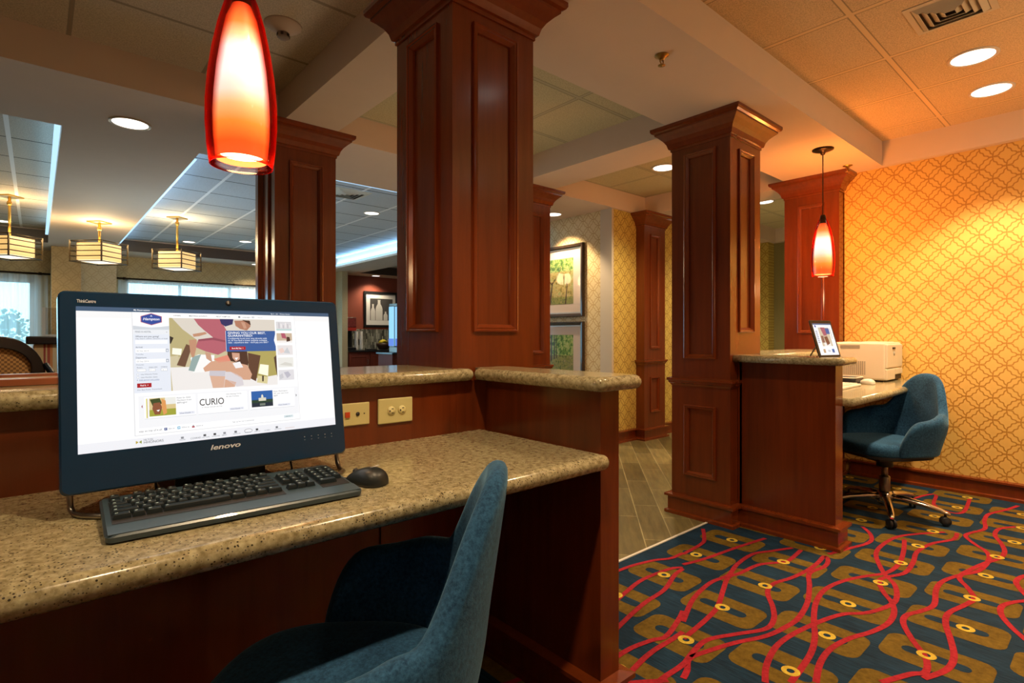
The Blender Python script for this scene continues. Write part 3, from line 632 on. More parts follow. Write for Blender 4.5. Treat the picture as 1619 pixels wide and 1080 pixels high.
for tx, x, w in (('OFFERS', 0.1845, 0.0135), ('MEETINGS & EVENTS', 0.2135, 0.0345), ('ABOUT HAMPTON', 0.2650, 0.0285)): T(tx, x, 0.3335, 0.0028, '5B616B', 6, w, 0.006)
for x in (0.2060, 0.2570, 0.3010): R(x, 0.3315, x+0.0004, 0.3395, 3, 'DFE0E3')
T('Languages', 0.3185, 0.3332, 0.0028, '5B616B', 6, 0.0175); R(0.3105, 0.3328, 0.3145, 0.3368, 5, '7D838C'); R(0.3385, 0.3325, 0.3450, 0.3370, 4, 'D5D8DD'); T('v', 0.3405, 0.3335, 0.002, '444444', 6); R(0.3490, 0.3318, 0.4300, 0.3380, 3, 'FFFFFF'); T('Search', 0.3520, 0.3335, 0.0025, '8A8F97', 6, 0.010)
# the hotel-room picture on the page
I0, I1, J0, J1 = 0.1768, 0.3890, 0.1785, 0.3300
def ip(x, y):
    tt = (x-418)/907.0; yt = 130+8*tt; yb = 768-62*tt; return (I0+(I1-I0)*tt, J1-(J1-J0)*(y-yt)/(yb-yt))
def IP(pts, lv, col):
    q = [ip(*p) for p in pts]; s.poly([(min(max(x, I0), I1), min(max(y, J0), J1)) for x, y in q], 0.0005+0.0002*lv, sc(col))
R(I0, J0, I1, J1, 1, 'C9BD98')
IP([(418,130),(500,130),(620,300),(640,380),(500,470),(418,480)], 2, 'B9AC7C'); IP([(440,130),(1325,130),(1325,235),(885,240),(800,330),(640,330),(520,230)], 3, 'DAD2C6')
IP([(1060,420),(1325,400),(1335,640),(1100,650)], 2, 'AFA25E'); IP([(418,565),(560,560),(760,600),(1000,600),(1100,660),(1345,620),(1345,705),(430,768)], 3, 'EDE9E6')
IP([(575,480),(640,450),(770,455),(760,600),(590,610)], 4, 'F6F6F4'); IP([(590,470),(660,450),(600,600),(555,590)], 5, '93A9A6')
IP([(545,360),(590,380),(530,560),(465,545)], 5, '6A4B3A'); IP([(418,290),(448,305),(425,360),(418,355)], 5, '2A2624'); IP([(437,395),(510,402),(500,458),(432,450)], 5, 'FBF7E6'); IP([(418,470),(480,460),(470,560),(418,560)], 4, 'CFC3A0')
IP([(1060,432),(1175,455),(1122,680),(1060,650)], 5, '5E3F30'); IP([(1168,530),(1246,538),(1236,632),(1146,612)], 6, 'FFF9E0'); IP([(1140,630),(1235,640),(1225,700),(1130,690)], 5, 'D9CC98'); IP([(1180,630),(1196,632),(1192,680),(1178,680)], 6, '3A302A'); IP([(1300,470),(1335,450),(1340,640),(1310,560)], 5, '4F3B30')
IP([(612,136),(830,136),(885,245),(890,405),(800,452),(700,424),(618,388),(640,325),(765,300),(690,235),(645,190)], 6, 'B4606E'); IP([(640,318),(765,300),(885,330),(885,345),(760,322),(645,335)], 7, '93495A')
IP([(825,136),(945,136),(935,182),(872,202),(838,180)], 7, '25285E'); IP([(952,150),(1085,146),(1095,200),(1060,236),(1000,222),(962,196)], 7, 'B07A62'); IP([(1020,142),(1092,150),(1098,190),(1070,170)], 8, '4A2E26'); IP([(1010,160),(1045,165),(1060,215),(1035,222)], 8, 'C79880')
IP([(566,324),(628,318),(622,400),(604,470),(588,478),(574,440)], 7, 'C08E72'); IP([(692,428),(738,440),(748,512),(732,508),(702,486)], 7, 'C79A80'); IP([(598,272),(700,252),(715,268),(650,290),(604,296)], 7, 'C08E72')
IP([(880,420),(1055,420),(1060,520),(1045,600),(985,525),(880,500)], 6, '4A2F26'); IP([(918,432),(985,436),(985,490),(950,512),(922,480)], 7, 'CE9E86'); IP([(940,478),(972,474),(955,498)], 8, 'FFFFFF')
IP([(760,490),(880,452),(905,505),(800,520)], 7, 'E08A74'); IP([(672,570),(740,510),(860,500),(1050,540),(1088,620),(1070,668),(1010,668),(900,600),(740,592),(685,602)], 7, 'D3A286'); IP([(920,525),(985,510),(1012,560),(945,570)], 8, 'F1EEEE')
IP([(722,592),(858,592),(852,640),(720,636)], 8, 'C9C4CB'); IP([(860,600),(930,600),(1000,650),(1010,715),(950,728),(850,660)], 7, 'D8D2D6'); IP([(724,636),(852,640),(836,738),(745,742)], 7, 'D9AE95'); IP([(850,665),(945,690),(930,730),(838,738)], 7, 'D4A68C')
R(0.2830, 0.2570, 0.3885, 0.3035, 9, '2D5A9C'); R(0.2812, 0.2570, 0.2822, 0.3035, 9, 'A8324A'); R(0.2822, 0.2570, 0.2830, 0.3035, 9, 'F2EFF4')
T('GIVING YOU OUR BEST,', 0.2870, 0.2962, 0.0048, 'FFFFFF', 11, 0.0800, 0.012); T('GUARANTEED!', 0.2870, 0.2900, 0.0048, 'FFFFFF', 11, 0.0510, 0.012)
for i, (tx, w) in enumerate((('Confidently book your stay directly with', 0.0820), ('us. If You find a lower publicly available', 0.0825), ("rate - anywhere else - we'll pay you $50.*", 0.0855))): T(tx, 0.2870, 0.2848-0.0046*i, 0.0030, 'F4F7FC', 11, w, 0.010)
R(0.2895, 0.2605, 0.3225, 0.2680, 10, 'B01126'); T('Book My Stay  >', 0.3060, 0.2628, 0.0030, 'FFFFFF', 11, 0.0235, 0.012, 0, 'CENTER')
s.poly([(0.3890, 0.2990), (0.3850, 0.2820), (0.3890, 0.2650)], 0.0026, sc('FFFFFF'))
TH = [(0.3920, 0.3045, 0.4275, 0.3260, 'DAD8DA'), (0.3920, 0.2760, 0.4275, 0.2985, 'C9B49C'), (0.3920, 0.2470, 0.4275, 0.2700, 'E5E0E0'), (0.3920, 0.2180, 0.4275, 0.2410, 'E9E8E2'), (0.3920, 0.1880, 0.4275, 0.2120, 'DEDCE0')]
for x0, y0, x1, y1, c in TH: R(x0, y0, x1, y1, 3, c)
R(0.3920, 0.3045, 0.4275, 0.3085, 4, 'BBD5D2')
for i in range(6): R(0.3975+0.005*i, 0.3100+0.002*(i % 2), 0.4000+0.005*i, 0.3235-0.003*(i % 3), 4, ('C4BFC4', 'EDE9E9')[i % 2])
s.poly([(0.4020, 0.2985), (0.4110, 0.2985), (0.4150, 0.2850), (0.4040, 0.2870)], 0.0014, sc('B0566A')); s.poly([(0.4150, 0.2900), (0.4215, 0.2890), (0.4230, 0.2800), (0.4140, 0.2780)], 0.0015, sc('4A2F28')); R(0.3920, 0.2760, 0.4275, 0.2810, 3.5, 'EFEAE6')
s.poly([(0.4060, 0.2520), (0.4150, 0.2650), (0.4210, 0.2500)], 0.0014, sc('C9CCD0')); s.poly([(0.3950, 0.2600), (0.4040, 0.2640), (0.4090, 0.2540), (0.3990, 0.2510)], 0.0013, sc('EBCFC6'))
s.poly([(0.3950, 0.2240), (0.4080, 0.2300), (0.4240, 0.2260), (0.4240, 0.2200)], 0.0013, sc('D6D4CC')); s.poly([(0.4040, 0.2060), (0.4140, 0.2080), (0.4200, 0.1990), (0.4110, 0.1920)], 0.0014, sc('BCBAC6')); s.poly([(0.3935, 0.2000), (0.4010, 0.2040), (0.4030, 0.1940), (0.3950, 0.1900)], 0.0014, sc('C9C9CE'))
# cards
R(0.1205, 0.1085, 0.4345, 0.1720, 1, 'F1F2F5')
for x0, x1 in ((0.1300, 0.2200), (0.2245, 0.3210), (0.3265, 0.4250)): R(x0, 0.1265, x1, 0.1690, 2, 'FFFFFF'); R(x0, 0.1255, x1, 0.1266, 2, 'D8DADF')
R(0.1330, 0.1275, 0.1345, 0.1660, 4, 'D8CE3E'); R(0.1350, 0.1275, 0.1356, 0.1660, 4, '8A5A2A'); R(0.1380, 0.1300, 0.1840, 0.1660, 4, 'D9C48E'); R(0.1380, 0.1300, 0.1840, 0.1430, 5, '9FA23C'); R(0.1650, 0.1520, 0.1840, 0.1660, 5, 'E9EAE4')
s.poly([(0.1390, 0.1640), (0.1560, 0.1655), (0.1600, 0.1540), (0.1440, 0.1500)], 0.0018, sc('3A4A26')); s.poly([(0.1450, 0.1560), (0.1560, 0.1570), (0.1600, 0.1470), (0.1560, 0.1330), (0.1470, 0.1330), (0.1430, 0.1450)], 0.0020, sc('8A5238')); s.poly([(0.1500, 0.1415), (0.1560, 0.1425), (0.1530, 0.1385)], 0.0022, sc('FFFFFF')); s.poly([(0.1590, 0.1640), (0.1660, 0.1600), (0.1680, 0.1350), (0.1620, 0.1310), (0.1590, 0.1480)], 0.0021, sc('DE9A5A'))
for i, tx in enumerate(('Rates for AAA', 'Members from', '$89/night!')): T(tx, 0.1860, 0.1620-0.0050*i, 0.0031, '4E5662', 6, (0.025, 0.026, 0.018)[i])
for x in (0.1905, 0.2865, 0.3880): R(x-0.002, 0.1290, x+0.027, 0.1345, 3, 'E3E6F0'); T('View Details  >', x, 0.1304, 0.0026, '55607A', 6, 0.024)
T('CURIO', 0.2270, 0.1440, 0.0135, '1C1C1E', 6, 0.0470, 0.006); T('A COLLECTION BY HILTON', 0.2310, 0.1385, 0.0022, '55585E', 6, 0.0390)
for i, tx in enumerate(('Introducing Curio,', 'by the Curious.')): T(tx, 0.2790, 0.1630-0.0050*i, 0.0029, '4E5662', 6, (0.031, 0.026)[i])
R(0.3300, 0.1310, 0.3760, 0.1665, 4, '1F5FA8'); R(0.3300, 0.1310, 0.3760, 0.1400, 5, '12283A'); R(0.3300, 0.1400, 0.3760, 0.1470, 5, '1E3F30'); R(0.3450, 0.1440, 0.3610, 0.1510, 6, 'D9D4C0'); s.poly([(0.3505, 0.1510), (0.3555, 0.1510), (0.3550, 0.1560), (0.3530, 0.1590), (0.3510, 0.1560)], 0.0019, sc('E2DECC')); R(0.3470, 0.1335, 0.3590, 0.1385, 6, '6E7A70')
for i, tx in enumerate(('Enjoy Washington', 'DC with rates from', '$89')): T(tx, 0.3785, 0.1620-0.0050*i, 0.0029, '4E5662', 6, (0.031, 0.033, 0.008)[i])
s.poly([(0.1250, 0.1510), (0.1270, 0.1545), (0.1270, 0.1475)], 0.0015, sc('9A1024')); s.poly([(0.4305, 0.1510), (0.4285, 0.1545), (0.4285, 0.1475)], 0.0015, sc('333333'))
T('stay on top of it all.', 0.1200, 0.1010, 0.0036, '4E5662', 6, 0.0390); T('like us', 0.1700, 0.1015, 0.0028, '5A6470', 6, 0.0100); T('follow us', 0.1930, 0.1015, 0.0028, '5A6470', 6, 0.0135); T('watch us', 0.2190, 0.1015, 0.0028, '5A6470', 6, 0.0130)
R(0.1625, 0.1000, 0.1675, 0.1052, 4, '37508C'); T('f', 0.1640, 0.1008, 0.0034, 'FFFFFF', 7, None, 0.01); R(0.1855, 0.1000, 0.1905, 0.1052, 4, '39A5CF'); s.poly([(0.1865, 0.1015), (0.1885, 0.1012), (0.1900, 0.1030), (0.1880, 0.1042), (0.1868, 0.1035)], 0.0017, sc('FFFFFF')); R(0.2115, 0.1000, 0.2165, 0.1030, 4, 'A8384A'); R(0.2128, 0.1034, 0.2152, 0.1052, 4, '7A7E86')
T('Sign up for our e-newsletter', 0.2890, 0.1020, 0.0026, '6A727E', 6, 0.0450); R(0.3375, 0.1010, 0.3960, 0.1065, 3, 'E4E6EA'); R(0.3380, 0.1015, 0.3955, 0.1060, 4, 'FFFFFF'); R(0.3985, 0.1010, 0.4200, 0.1068, 4, 'D5E2E6'); T('submit >', 0.4092, 0.1028, 0.0026, '48606A', 6, 0.0145, 0, 0, 'CENTER')
# footer
R(0.0262, 0.0722, 0.5215, 0.0900, 1, 'EDEEF3')
s.poly([(0.1145, 0.0855), (0.1190, 0.0825), (0.1145, 0.0790)], 0.0014, sc('B7A23A')); s.poly([(0.1240, 0.0855), (0.1195, 0.0825), (0.1240, 0.0790)], 0.0014, sc('8E9A3A'))
T('HILTON', 0.1275, 0.0838, 0.0036, '6B6F76', 6, 0.0150); T('HHONORS', 0.1275, 0.0785, 0.0046, '4E5258', 6, 0.0330)
FT = [(0.1880, 'W'), (0.2080, ''), (0.2290, ''), (0.2480, ''), (0.2670, ''), (0.2890, ''), (0.3130, ''), (0.3330, ''), (0.3540, ''), (0.3760, ''), (0.4000, '')]
for i, (x, tx) in enumerate(FT):
    nm = ('WALDORF', 'CONRAD', 'HILTON', 'DOUBLETREE', 'EMBASSY', 'GARDEN INN', 'HAMPTON', 'HOMEWOOD', 'HOME2', 'GRAND', 'VACATIONS')[i]
    T(nm, x, 0.0765, 0.0020 if i not in (1,) else 0.0034, '777B82' if i < 10 else 'C99A86', 6, (0.011, 0.019, 0.014, 0.015, 0.010, 0.015, 0.012, 0.012, 0.013, 0.015, 0.021)[i], 0.004)
    if i in (0, 2, 3, 4, 5, 7, 9): R(x+0.003, 0.0795, x+0.008, 0.0838, 4, ('8A8D94', '6B6F76', '55585E', '43464C')[i % 4])
s.poly([(0.3120+0.0085*(1+math.cos(2*PI*k/16)), 0.0810+0.0045*math.sin(2*PI*k/16)) for k in range(16)], 0.0012, sc('8A8D94')); s.poly([(0.3205+0.0075*math.cos(2*PI*k/16), 0.0810+0.0036*math.sin(2*PI*k/16)) for k in range(16)], 0.0014, sc('F2F2F5'))
s.M = None; s.build('screen', SMAT, comp, fix=False)
g = MB(); g.M = MM; put_text(g, 'lenovo', 0.2445, 0.0495, 0.0098, 0.0006, 0, 0.0590, 0.022, 0.22); g.M = None; g.build('logo', SILVER, comp, fix=False); g = MB(); g.M = MM; put_text(g, 'ThinkCentre', 0.0275, 0.3565, 0.0060, 0.0006, 0, 0.0290, 0.018); g.M = None; g.build('model_mark', SILVER, comp, fix=False)
g = MB(); g.M = MM
for i in range(5): g.lathe(0.444+0.0165*i, 0.0520, [(0.0012, 0.0), (0.0012, 0.0006), (0.0, 0.0006)], 8); g.rect(0.4425+0.0165*i, 0.0445, 0.4455+0.0165*i, 0.0455, 0.0004)
g.M = None; g.build('buttons', plain('grey_print', (0.25, 0.3, 0.35), 0.4), comp, fix=False)
g = MB(); g.M = MM; g.lathe(0.2916, 0.3655, [(0.006, 0.0), (0.005, 0.0012), (0.0, 0.0012)], 16); g.M = None; g.build('webcam', BLACK, comp)
ft = MB(); zz0 = 0.7905
ft.tube([(0.046, 1.302, 0.86), (0.046, 1.300, 0.82), (0.047, 1.296, 0.800), (0.052, 1.285, zz0), (0.064, 1.262, zz0), (0.090, 1.236, zz0), (0.12, 1.231, zz0), (0.30, 1.236, zz0), (0.50, 1.242, zz0), (0.545, 1.247, zz0), (0.562, 1.268, zz0), (0.566, 1.298, zz0), (0.567, 1.312, 0.800), (0.567, 1.318, 0.82), (0.567, 1.320, 0.86)], 0.0052, 10)
ft.build('stand_loop', STEEL, comp)
rs = MB(); rs.box(0.22, 1.33, 0.785, 0.40, 1.345, 0.95); rs.box(0.20, 1.33, 0.785, 0.42, 1.43, 0.795); rs.build('rear_stand', BLACK, comp)
# cables on the desk behind the keyboard
for i, pts in enumerate(([(0.185, 1.36, 0.86), (0.185, 1.315, 0.80), (0.200, 1.300, 0.7885), (0.235, 1.312, 0.7885), (0.30, 1.325, 0.7885), (0.40, 1.318, 0.7885)], [(0.27, 1.37, 0.86), (0.27, 1.32, 0.80), (0.285, 1.306, 0.7885), (0.33, 1.31, 0.7885), (0.40, 1.305, 0.7885), (0.44, 1.312, 0.7885)], [(0.46, 1.36, 0.86), (0.46, 1.325, 0.80), (0.44, 1.316, 0.7885), (0.36, 1.330, 0.7885), (0.20, 1.325, 0.7885), (0.10, 1.33, 0.7885)])):
    q = MB(); q.tube(pts, 0.0026, 8); q.build('cable', BLACK, comp)

# ------------------------------------------------------------------ black keyboard
KB = plain('keyboard_grey', (0.034, 0.060, 0.082), 0.30, coat=0.2); KEY = plain('keycap_black', (0.014, 0.022, 0.027), 0.28, coat=0.3)
KL = plain('key_legend', (0.45, 0.6, 0.62), 0.5)
kw, kd = 0.432, 0.212
kb = thing('keyboard', 'black full size keyboard lying in front of the monitor', 'keyboard', (0.081, 1.072, 0.7855), math.radians(-2.0))
tilt = Matrix.Rotation(math.radians(3.6), 4, 'X')
c = MB(); c.M = tilt; c.rings([[(x, y, z) for x, y in rrect(kw/2, kd/2, kw/2-i, kd/2-i, 0.012)] for i, z in ((0.004, 0.0), (0.0, 0.003), (0.0, 0.011), (0.004, 0.0145))], 0, False); c.M = None; c.build('case', KB, kb, local=True)
c = MB(); c.M = tilt; c.box(0.004, 0.0435, 0.0143, kw-0.004, 0.0450, 0.0152); c.box(0.004, 0.0035, 0.0143, kw-0.004, 0.0430, 0.0156); c.M = None; c.build('palm_rest', plain('palm_rest_grey', (0.045, 0.080, 0.115), 0.3, coat=0.2), kb, local=True)
c = MB(); c.M = tilt
for x0, x1 in ((0.012, 0.293), (0.301, 0.358), (0.366, 0.424)): c.box(x0, 0.052 if x0 != 0.301 else 0.108, 0.0140, x1, 0.172, 0.0150)
c.M = None; c.build('key_wells', RUBBER, kb, local=True)
nm = MB(); nm.M = tilt; put_text(nm, 'lenovo', 0.372, 0.1945, 0.0050, 0.0150, 0, 0.030, 0.02, 0.2); nm.M = None; nm.build('logo', SILVER, kb, local=True, fix=False)
# rear feet keep the back edge raised
for xf in (0.03, kw-0.06): c = MB(); c.box(xf, kd-0.035, 0.0, xf+0.03, kd-0.025, 0.013); c.build('rear_foot', RUBBER, kb, local=True)
P = 0.0188; KEYS = []
def row(x, y, ws):
    for w in ws:
        if w > 0: KEYS.append((x, y, w*P-0.0016, P-0.0022))
        x += abs(w)*P
x0 = 0.0135
row(x0, 0.1760, [1, -0.9, 1, 1, 1, 1, -0.45, 1, 1, 1, 1, -0.45, 1, 1, 1, 1]); row(x0, 0.1495, [1]*13+[1.85]); row(x0, 0.1307, [1.5]+[1]*12+[1.35]); row(x0, 0.1119, [1.75]+[1]*11+[2.1]); row(x0, 0.0931, [2.25]+[1]*10+[2.6]); row(x0, 0.0720, [1.5, 1.1, 1.35, 5.9, 1.3, 1.1, 1.1, 1.5])
for y in (0.1495, 0.1307, 0.1119): row(0.3025, y, [1, 1, 1])
row(0.3025, 0.0720, [1, 1, 1]); KEYS.append((0.3025+P, 0.0890, P-0.0016, P-0.0042))
for y in (0.1495, 0.1307, 0.1119): row(0.3675, y, [0.98, 0.98, 0.98])
row(0.3675, 0.0931, [0.98, 0.98, 0.98])
rest = [(0.3675, 0.0720, 2*P-0.0016, P-0.0022), (0.3675, 0.1680, 3*P-0.004, 0.010)]
def key_mb(mb, x, y, w, h):
    mb.rings([[(x+i, y+i*0.6, z), (x+w-i, y+i*0.6, z), (x+w-i, y+h-i*1.2, z), (x+i, y+h-i*1.2, z)] for i, z in ((0.0, 0.0150), (0.0006, 0.0185), (0.0020, 0.0228), (0.0030, 0.0236))], 0, False)
    mb.rect(x+0.0042, y+h*0.50, x+min(w*0.55, 0.008), y+h*0.66, 0.0238, 1)
for (x, y, w, h) in (KEYS+rest)[:100]:
    k = MB(); k.M = tilt; key_mb(k, x, y, w, h); k.M = None; k.build('key', [KEY, KL], kb, local=True, fix=False)
lf = MB(); lf.M = tilt
for (x, y, w, h) in (KEYS+rest)[100:]: key_mb(lf, x, y, w, h)
lf.M = None
if lf.v:
    o = lf.build('key', [KEY, KL], kb, local=True, fix=False); o['kind'] = 'stuff'

# ------------------------------------------------------------------ mouse
def mouse(label, loc, rz, mat, group, logo=None, k=1.0):
    t = thing('computer_mouse', label, 'mouse', loc, rz, group)
    sect = [(-0.052, 0.010, 0.010), (-0.049, 0.021, 0.022), (-0.040, 0.029, 0.033), (-0.024, 0.0325, 0.039), (-0.006, 0.031, 0.0385), (0.012, 0.0275, 0.034), (0.028, 0.0245, 0.027), (0.040, 0.022, 0.019), (0.048, 0.017, 0.012), (0.0515, 0.008, 0.008)]
    rs = []
    for y, w, h in sect:
        r = []
        for j in range(16):
            a = 2*PI*j/16; cx, sx = math.cos(a), math.sin(a)
            r.append((w*k*math.copysign(abs(cx)**0.8, cx), y*k, max(0.001, (0.001+h*max(0, sx)**0.75)*k) if sx > 0 else 0.001))
        rs.append(r)
    b = MB(); b.rings(rs, 0, True); b.build('body', mat, t, local=True, sub=1)
    w = MB(); w.M = Matrix.Translation((0, 0.030*k, 0.0245*k)) @ Matrix.Rotation(PI/2, 4, 'Y'); w.lathe(0, 0, [(0.0, -0.003*k), (0.0065*k, -0.003*k), (0.0065*k, 0.003*k), (0.0, 0.003*k)], 16); w.M = None; w.build('scroll_wheel', RUBBER, t, local=True)
    if logo:
        g = MB(); g.M = Matrix.Translation((0, -0.022, 0.0412)) @ Matrix.Rotation(PI, 4, 'Z'); put_text(g, logo, -0.014, 0, 0.0055, 0, 0, 0.028, 0.02, 0.2); g.M = None; g.build('logo', SILVER, t, local=True, fix=False)
    return t
ms = mouse('black mouse to the right of the black keyboard', (0.561, 1.142, 0.7852), math.radians(24), plain('mouse_black', (0.012, 0.016, 0.017), 0.42, coat=0.1), 'mice', 'lenovo')
q = MB(); q.tube([(-0.0, 0.05, 0.006), (0.004, 0.075, 0.003), (0.02, 0.11, 0.0028), (0.0, 0.16, 0.0028), (-0.06, 0.20, 0.0028)], 0.0022, 8); q.build('cable', BLACK, ms, local=True)

# ------------------------------------------------------------------ tub office chairs
VELVET = fabric('blue_velvet', (0.006, 0.030, 0.075), (0.028, 0.105, 0.215), 120.0, None, 0.5, 0.35)
def chair_shell():
    NPH, PM = 40, 118.0
    rs = []
    for i in range(NPH+1):
        ph = -PM+2*PM*i/NPH; a = abs(ph)
        def plan(k, lean):
            sx, cx = math.sin(math.radians(ph)), math.cos(math.radians(ph))
            X = 0.300*k*math.copysign(abs(sx)**0.78, sx); Y = -0.015-0.262*k*math.copysign(abs(cx)**0.78, cx)
            return X, Y-lean
        def sm(t): t = min(1, max(0, t)); return t*t*(3-2*t)
        zt = 0.880-0.050*(a/27.0)**2.2 if a < 27 else 0.830
        zt = zt+(0.655-0.830)*sm((a-25)/29.0) if a > 25 else zt
        if a > 60: zt = 0.655-0.035*sm((a-60)/34.0)
        if a > 92: zt = 0.62-0.17*(((a-92)/26.0)**2.0)
        zb = 0.395; sec = []
        def pt(k, z, th):
            f = sm((z-0.38)/0.22); kk = k*(0.86+0.14*f); up_ = max(0.0, z-0.60)
            nar = 1.0-1.0*up_ if a < 70 else 1.0
            X, Y = plan(kk, 0.150*up_*(1.0 if a < 75 else 0.3)); X *= nar
            d = Vector((X, Y+0.015)); l = d.length; d = d*((l-th)/l)
            return (d.x, d.y-0.015, z)
        th = (0.044+0.011*min(1.0, max(0.0, (a-30)/40))) if a < 100 else 0.055-0.012*(a-100)/18
        for q in range(9): sec.append(pt(1.0, zb+(zt-0.022-zb)*q/8, 0.0))
        for q in (0.25, 0.5, 0.75): sec.append(pt(1.0, zt-0.022+0.022*math.sin(PI*q), th*(0.5-0.5*math.cos(PI*q))))
        for q in range(9): sec.append(pt(1.0, (zt-0.022)+(zb+0.02-(zt-0.022))*q/8, th))
        rs.append(sec)
    return rs
def office_chair(label, loc, rz, group, star):
    t = thing('office_chair', label, 'chair', loc, rz, group)
    sh = MB(); rs = chair_shell(); sh.rings(rs, 0, True, True, True); sh.build('shell', VELVET, t, local=True, sub=1)
    # seam piping along the rim of the shell at the back corners
    st = MB()
    out = []
    for i in range(41):
        a = 2*PI*i/40; sx, cx = math.sin(a), math.cos(a)
        out.append((0.232*math.copysign(abs(sx)**0.7, sx), 0.02-0.232*math.copysign(abs(cx)**0.7, cx)))
    out = out[:-1]
    st.rings([[(x*k, 0.02+(y-0.02)*k, z) for x, y in out] for k, z in ((0.90, 0.385), (1.0, 0.395), (1.03, 0.425), (1.02, 0.452), (0.97, 0.468), (0.85, 0.476), (0.4, 0.480))], 0, True)
    st.build('seat_cushion', VELVET, t, local=True, sub=1)
    un = MB(); un.rings([[(x*k*1.04, (y+0.012)*k-0.012, z) for x, y in out] for k, z in ((0.80, 0.378), (0.99, 0.384), (0.99, 0.400))], 0, False); un.build('underside', RUBBER, t, local=True)
    c = MB(); c.box(-0.09, -0.11, 0.345, 0.09, 0.11, 0.38); c.lathe(0, 0, [(0.045, 0.30), (0.045, 0.345), (0.0, 0.345)], 20); c.box(0.09, -0.01, 0.355, 0.20, 0.01, 0.365); c.build('tilt_mechanism', BLACK, t, local=True)
    c = MB(); c.lathe(0, 0, [(0.0, 0.06), (0.030, 0.06), (0.030, 0.235), (0.026, 0.24), (0.0, 0.24)], 20); c.lathe(0, 0, [(0.0, 0.22), (0.018, 0.22), (0.018, 0.33), (0.0, 0.33)], 16); c.build('gas_lift', STEEL, t, local=True)
    hub = MB(); hub.lathe(0, 0, [(0.0, 0.075), (0.040, 0.075), (0.046, 0.09), (0.044, 0.125), (0.036, 0.145), (0.0, 0.145)], 20); hub.build('hub', CHROME, t, local=True)
    for k in range(5):
        a = star+2*PI*k/5-rz; d = Vector((math.cos(a), math.sin(a), 0)); e = Vector((-d.y, d.x, 0))
        leg = MB(); rsx = []
        for q, (r, z, w, h) in enumerate(((0.03, 0.110, 0.026, 0.024), (0.10, 0.113, 0.024, 0.020), (0.20, 0.102, 0.021, 0.016), (0.28, 0.084, 0.018, 0.013), (0.315, 0.072, 0.015, 0.011), (0.325, 0.068, 0.009, 0.007))):
            o = d*r; rsx.append([tuple(o+e*w*math.cos(2*PI*j/12)+Vector((0, 0, z+h*math.sin(2*PI*j/12)))) for j in range(12)])
        leg.rings(rsx, 0, True); lg_ = leg.build('leg', CHROME, t, local=True)
        cs = MB(); p = d*0.300
        cs.M = Matrix.Translation((p.x, p.y, 0)); cs.lathe(0, 0, [(0.007, 0.045), (0.007, 0.075), (0.0, 0.075)], 10); cs.M = None
        for sgn in (-1, 1):
            cs.M = Matrix.Translation((p.x, p.y, 0.0275)) @ Matrix.Rotation(math.atan2(e.y, e.x)+0.5, 4, 'Z') @ Matrix.Rotation(PI/2, 4, 'Y') @ Matrix.Translation((0, 0.0, sgn*0.012))
            cs.lathe(0, 0, [(0.0, -0.008), (0.022, -0.008), (0.0265, -0.004), (0.0265, 0.004), (0.022, 0.008), (0.0, 0.008)], 18); cs.M = None
        cs.build('caster', BLACK, lg_, local=True)
    return t
office_chair('blue velvet office chair pulled up to the near desk, cropped by the picture', (0.427, 0.975, 0.003), math.radians(50), 'blue velvet office chairs', 0.4)
office_chair('blue velvet office chair on chrome casters in front of the printer', (4.000, 1.022, 0.003), math.radians(55), 'blue velvet office chairs', math.atan2(0.912-1.022, 3.705-4.0))
# ------------------------------------------------------------------ hanging lamps over the desks
def pendant_lamp(label, x, y, zb):
    t = thing('pendant_lamp', label, 'hanging lamp', (x, y, ZS), 0, 'red glass hanging lamps')
    cn = MB(); cn.lathe(x, y, [(0.0, ZS), (0.068, ZS), (0.068, ZS-0.008), (0.045, ZS-0.016), (0.018, ZS-0.022), (0.012, ZS-0.04), (0.0, ZS-0.04)], 28); cn.build('canopy', BRONZE, t)
    zt = zb+0.400
    c = MB(); c.tube([(x, y, ZS-0.03), (x, y, zt+0.03)], 0.0035, 8); c.build('cord', BRONZE, t)
    c = MB(); c.lathe(x, y, [(0.0, zt-0.03), (0.020, zt-0.03), (0.021, zt), (0.016, zt+0.03), (0.0, zt+0.035)], 20); c.build('socket', BRONZE, t)
    pr = [(0.026, 0.400), (0.036, 0.375), (0.050, 0.325), (0.062, 0.265), (0.0705, 0.205), (0.0752, 0.145), (0.0755, 0.095), (0.0725, 0.045), (0.0685, 0.012), (0.067, 0.0)]
    s = MB(); s.lathe(x, y, [(r, zb+z) for r, z in pr]+[(r-0.0025, zb+z) for r, z in reversed(pr)], 40, 0, False); s.build('outer_shade', REDGLASS, t)
    pi_ = [(0.020, 0.372), (0.033, 0.340), (0.043, 0.290), (0.052, 0.230), (0.0575, 0.170), (0.0600, 0.120), (0.0590, 0.070), (0.0555, 0.030), (0.0535, 0.014)]
    s = MB(); s.lathe(x, y, [(r, zb+z) for r, z in pi_], 36, 0, False); s.build('inner_shade', INNER, t)
    b = MB(); b.lathe(x, y, [(0.0, zb+0.030), (0.046, zb+0.026), (0.046, zb+0.034), (0.0, zb+0.040)], 20); b.build('bulb', glow('lamp_bulb', (1.0, 0.78, 0.5), 7.0), t)
    return t
m, nt, b_ = _mat('red_lamp_glass'); nt.nodes.remove(b_)
lw = N(nt, 'ShaderNodeLayerWeight', Blend=0.5); tr_ = N(nt, 'ShaderNodeBsdfTransparent'); gl_ = N(nt, 'ShaderNodeBsdfGlossy'); gl_.inputs['Roughness'].default_value = 0.05
rp = N(nt, 'ShaderNodeValToRGB'); rp.color_ramp.elements[0].position = 0.28; rp.color_ramp.elements[0].color = (1.0, 0.96, 0.93, 1); rp.color_ramp.elements[1].position = 0.52; rp.color_ramp.elements[1].color = (0.62, 0.022, 0.008, 1)
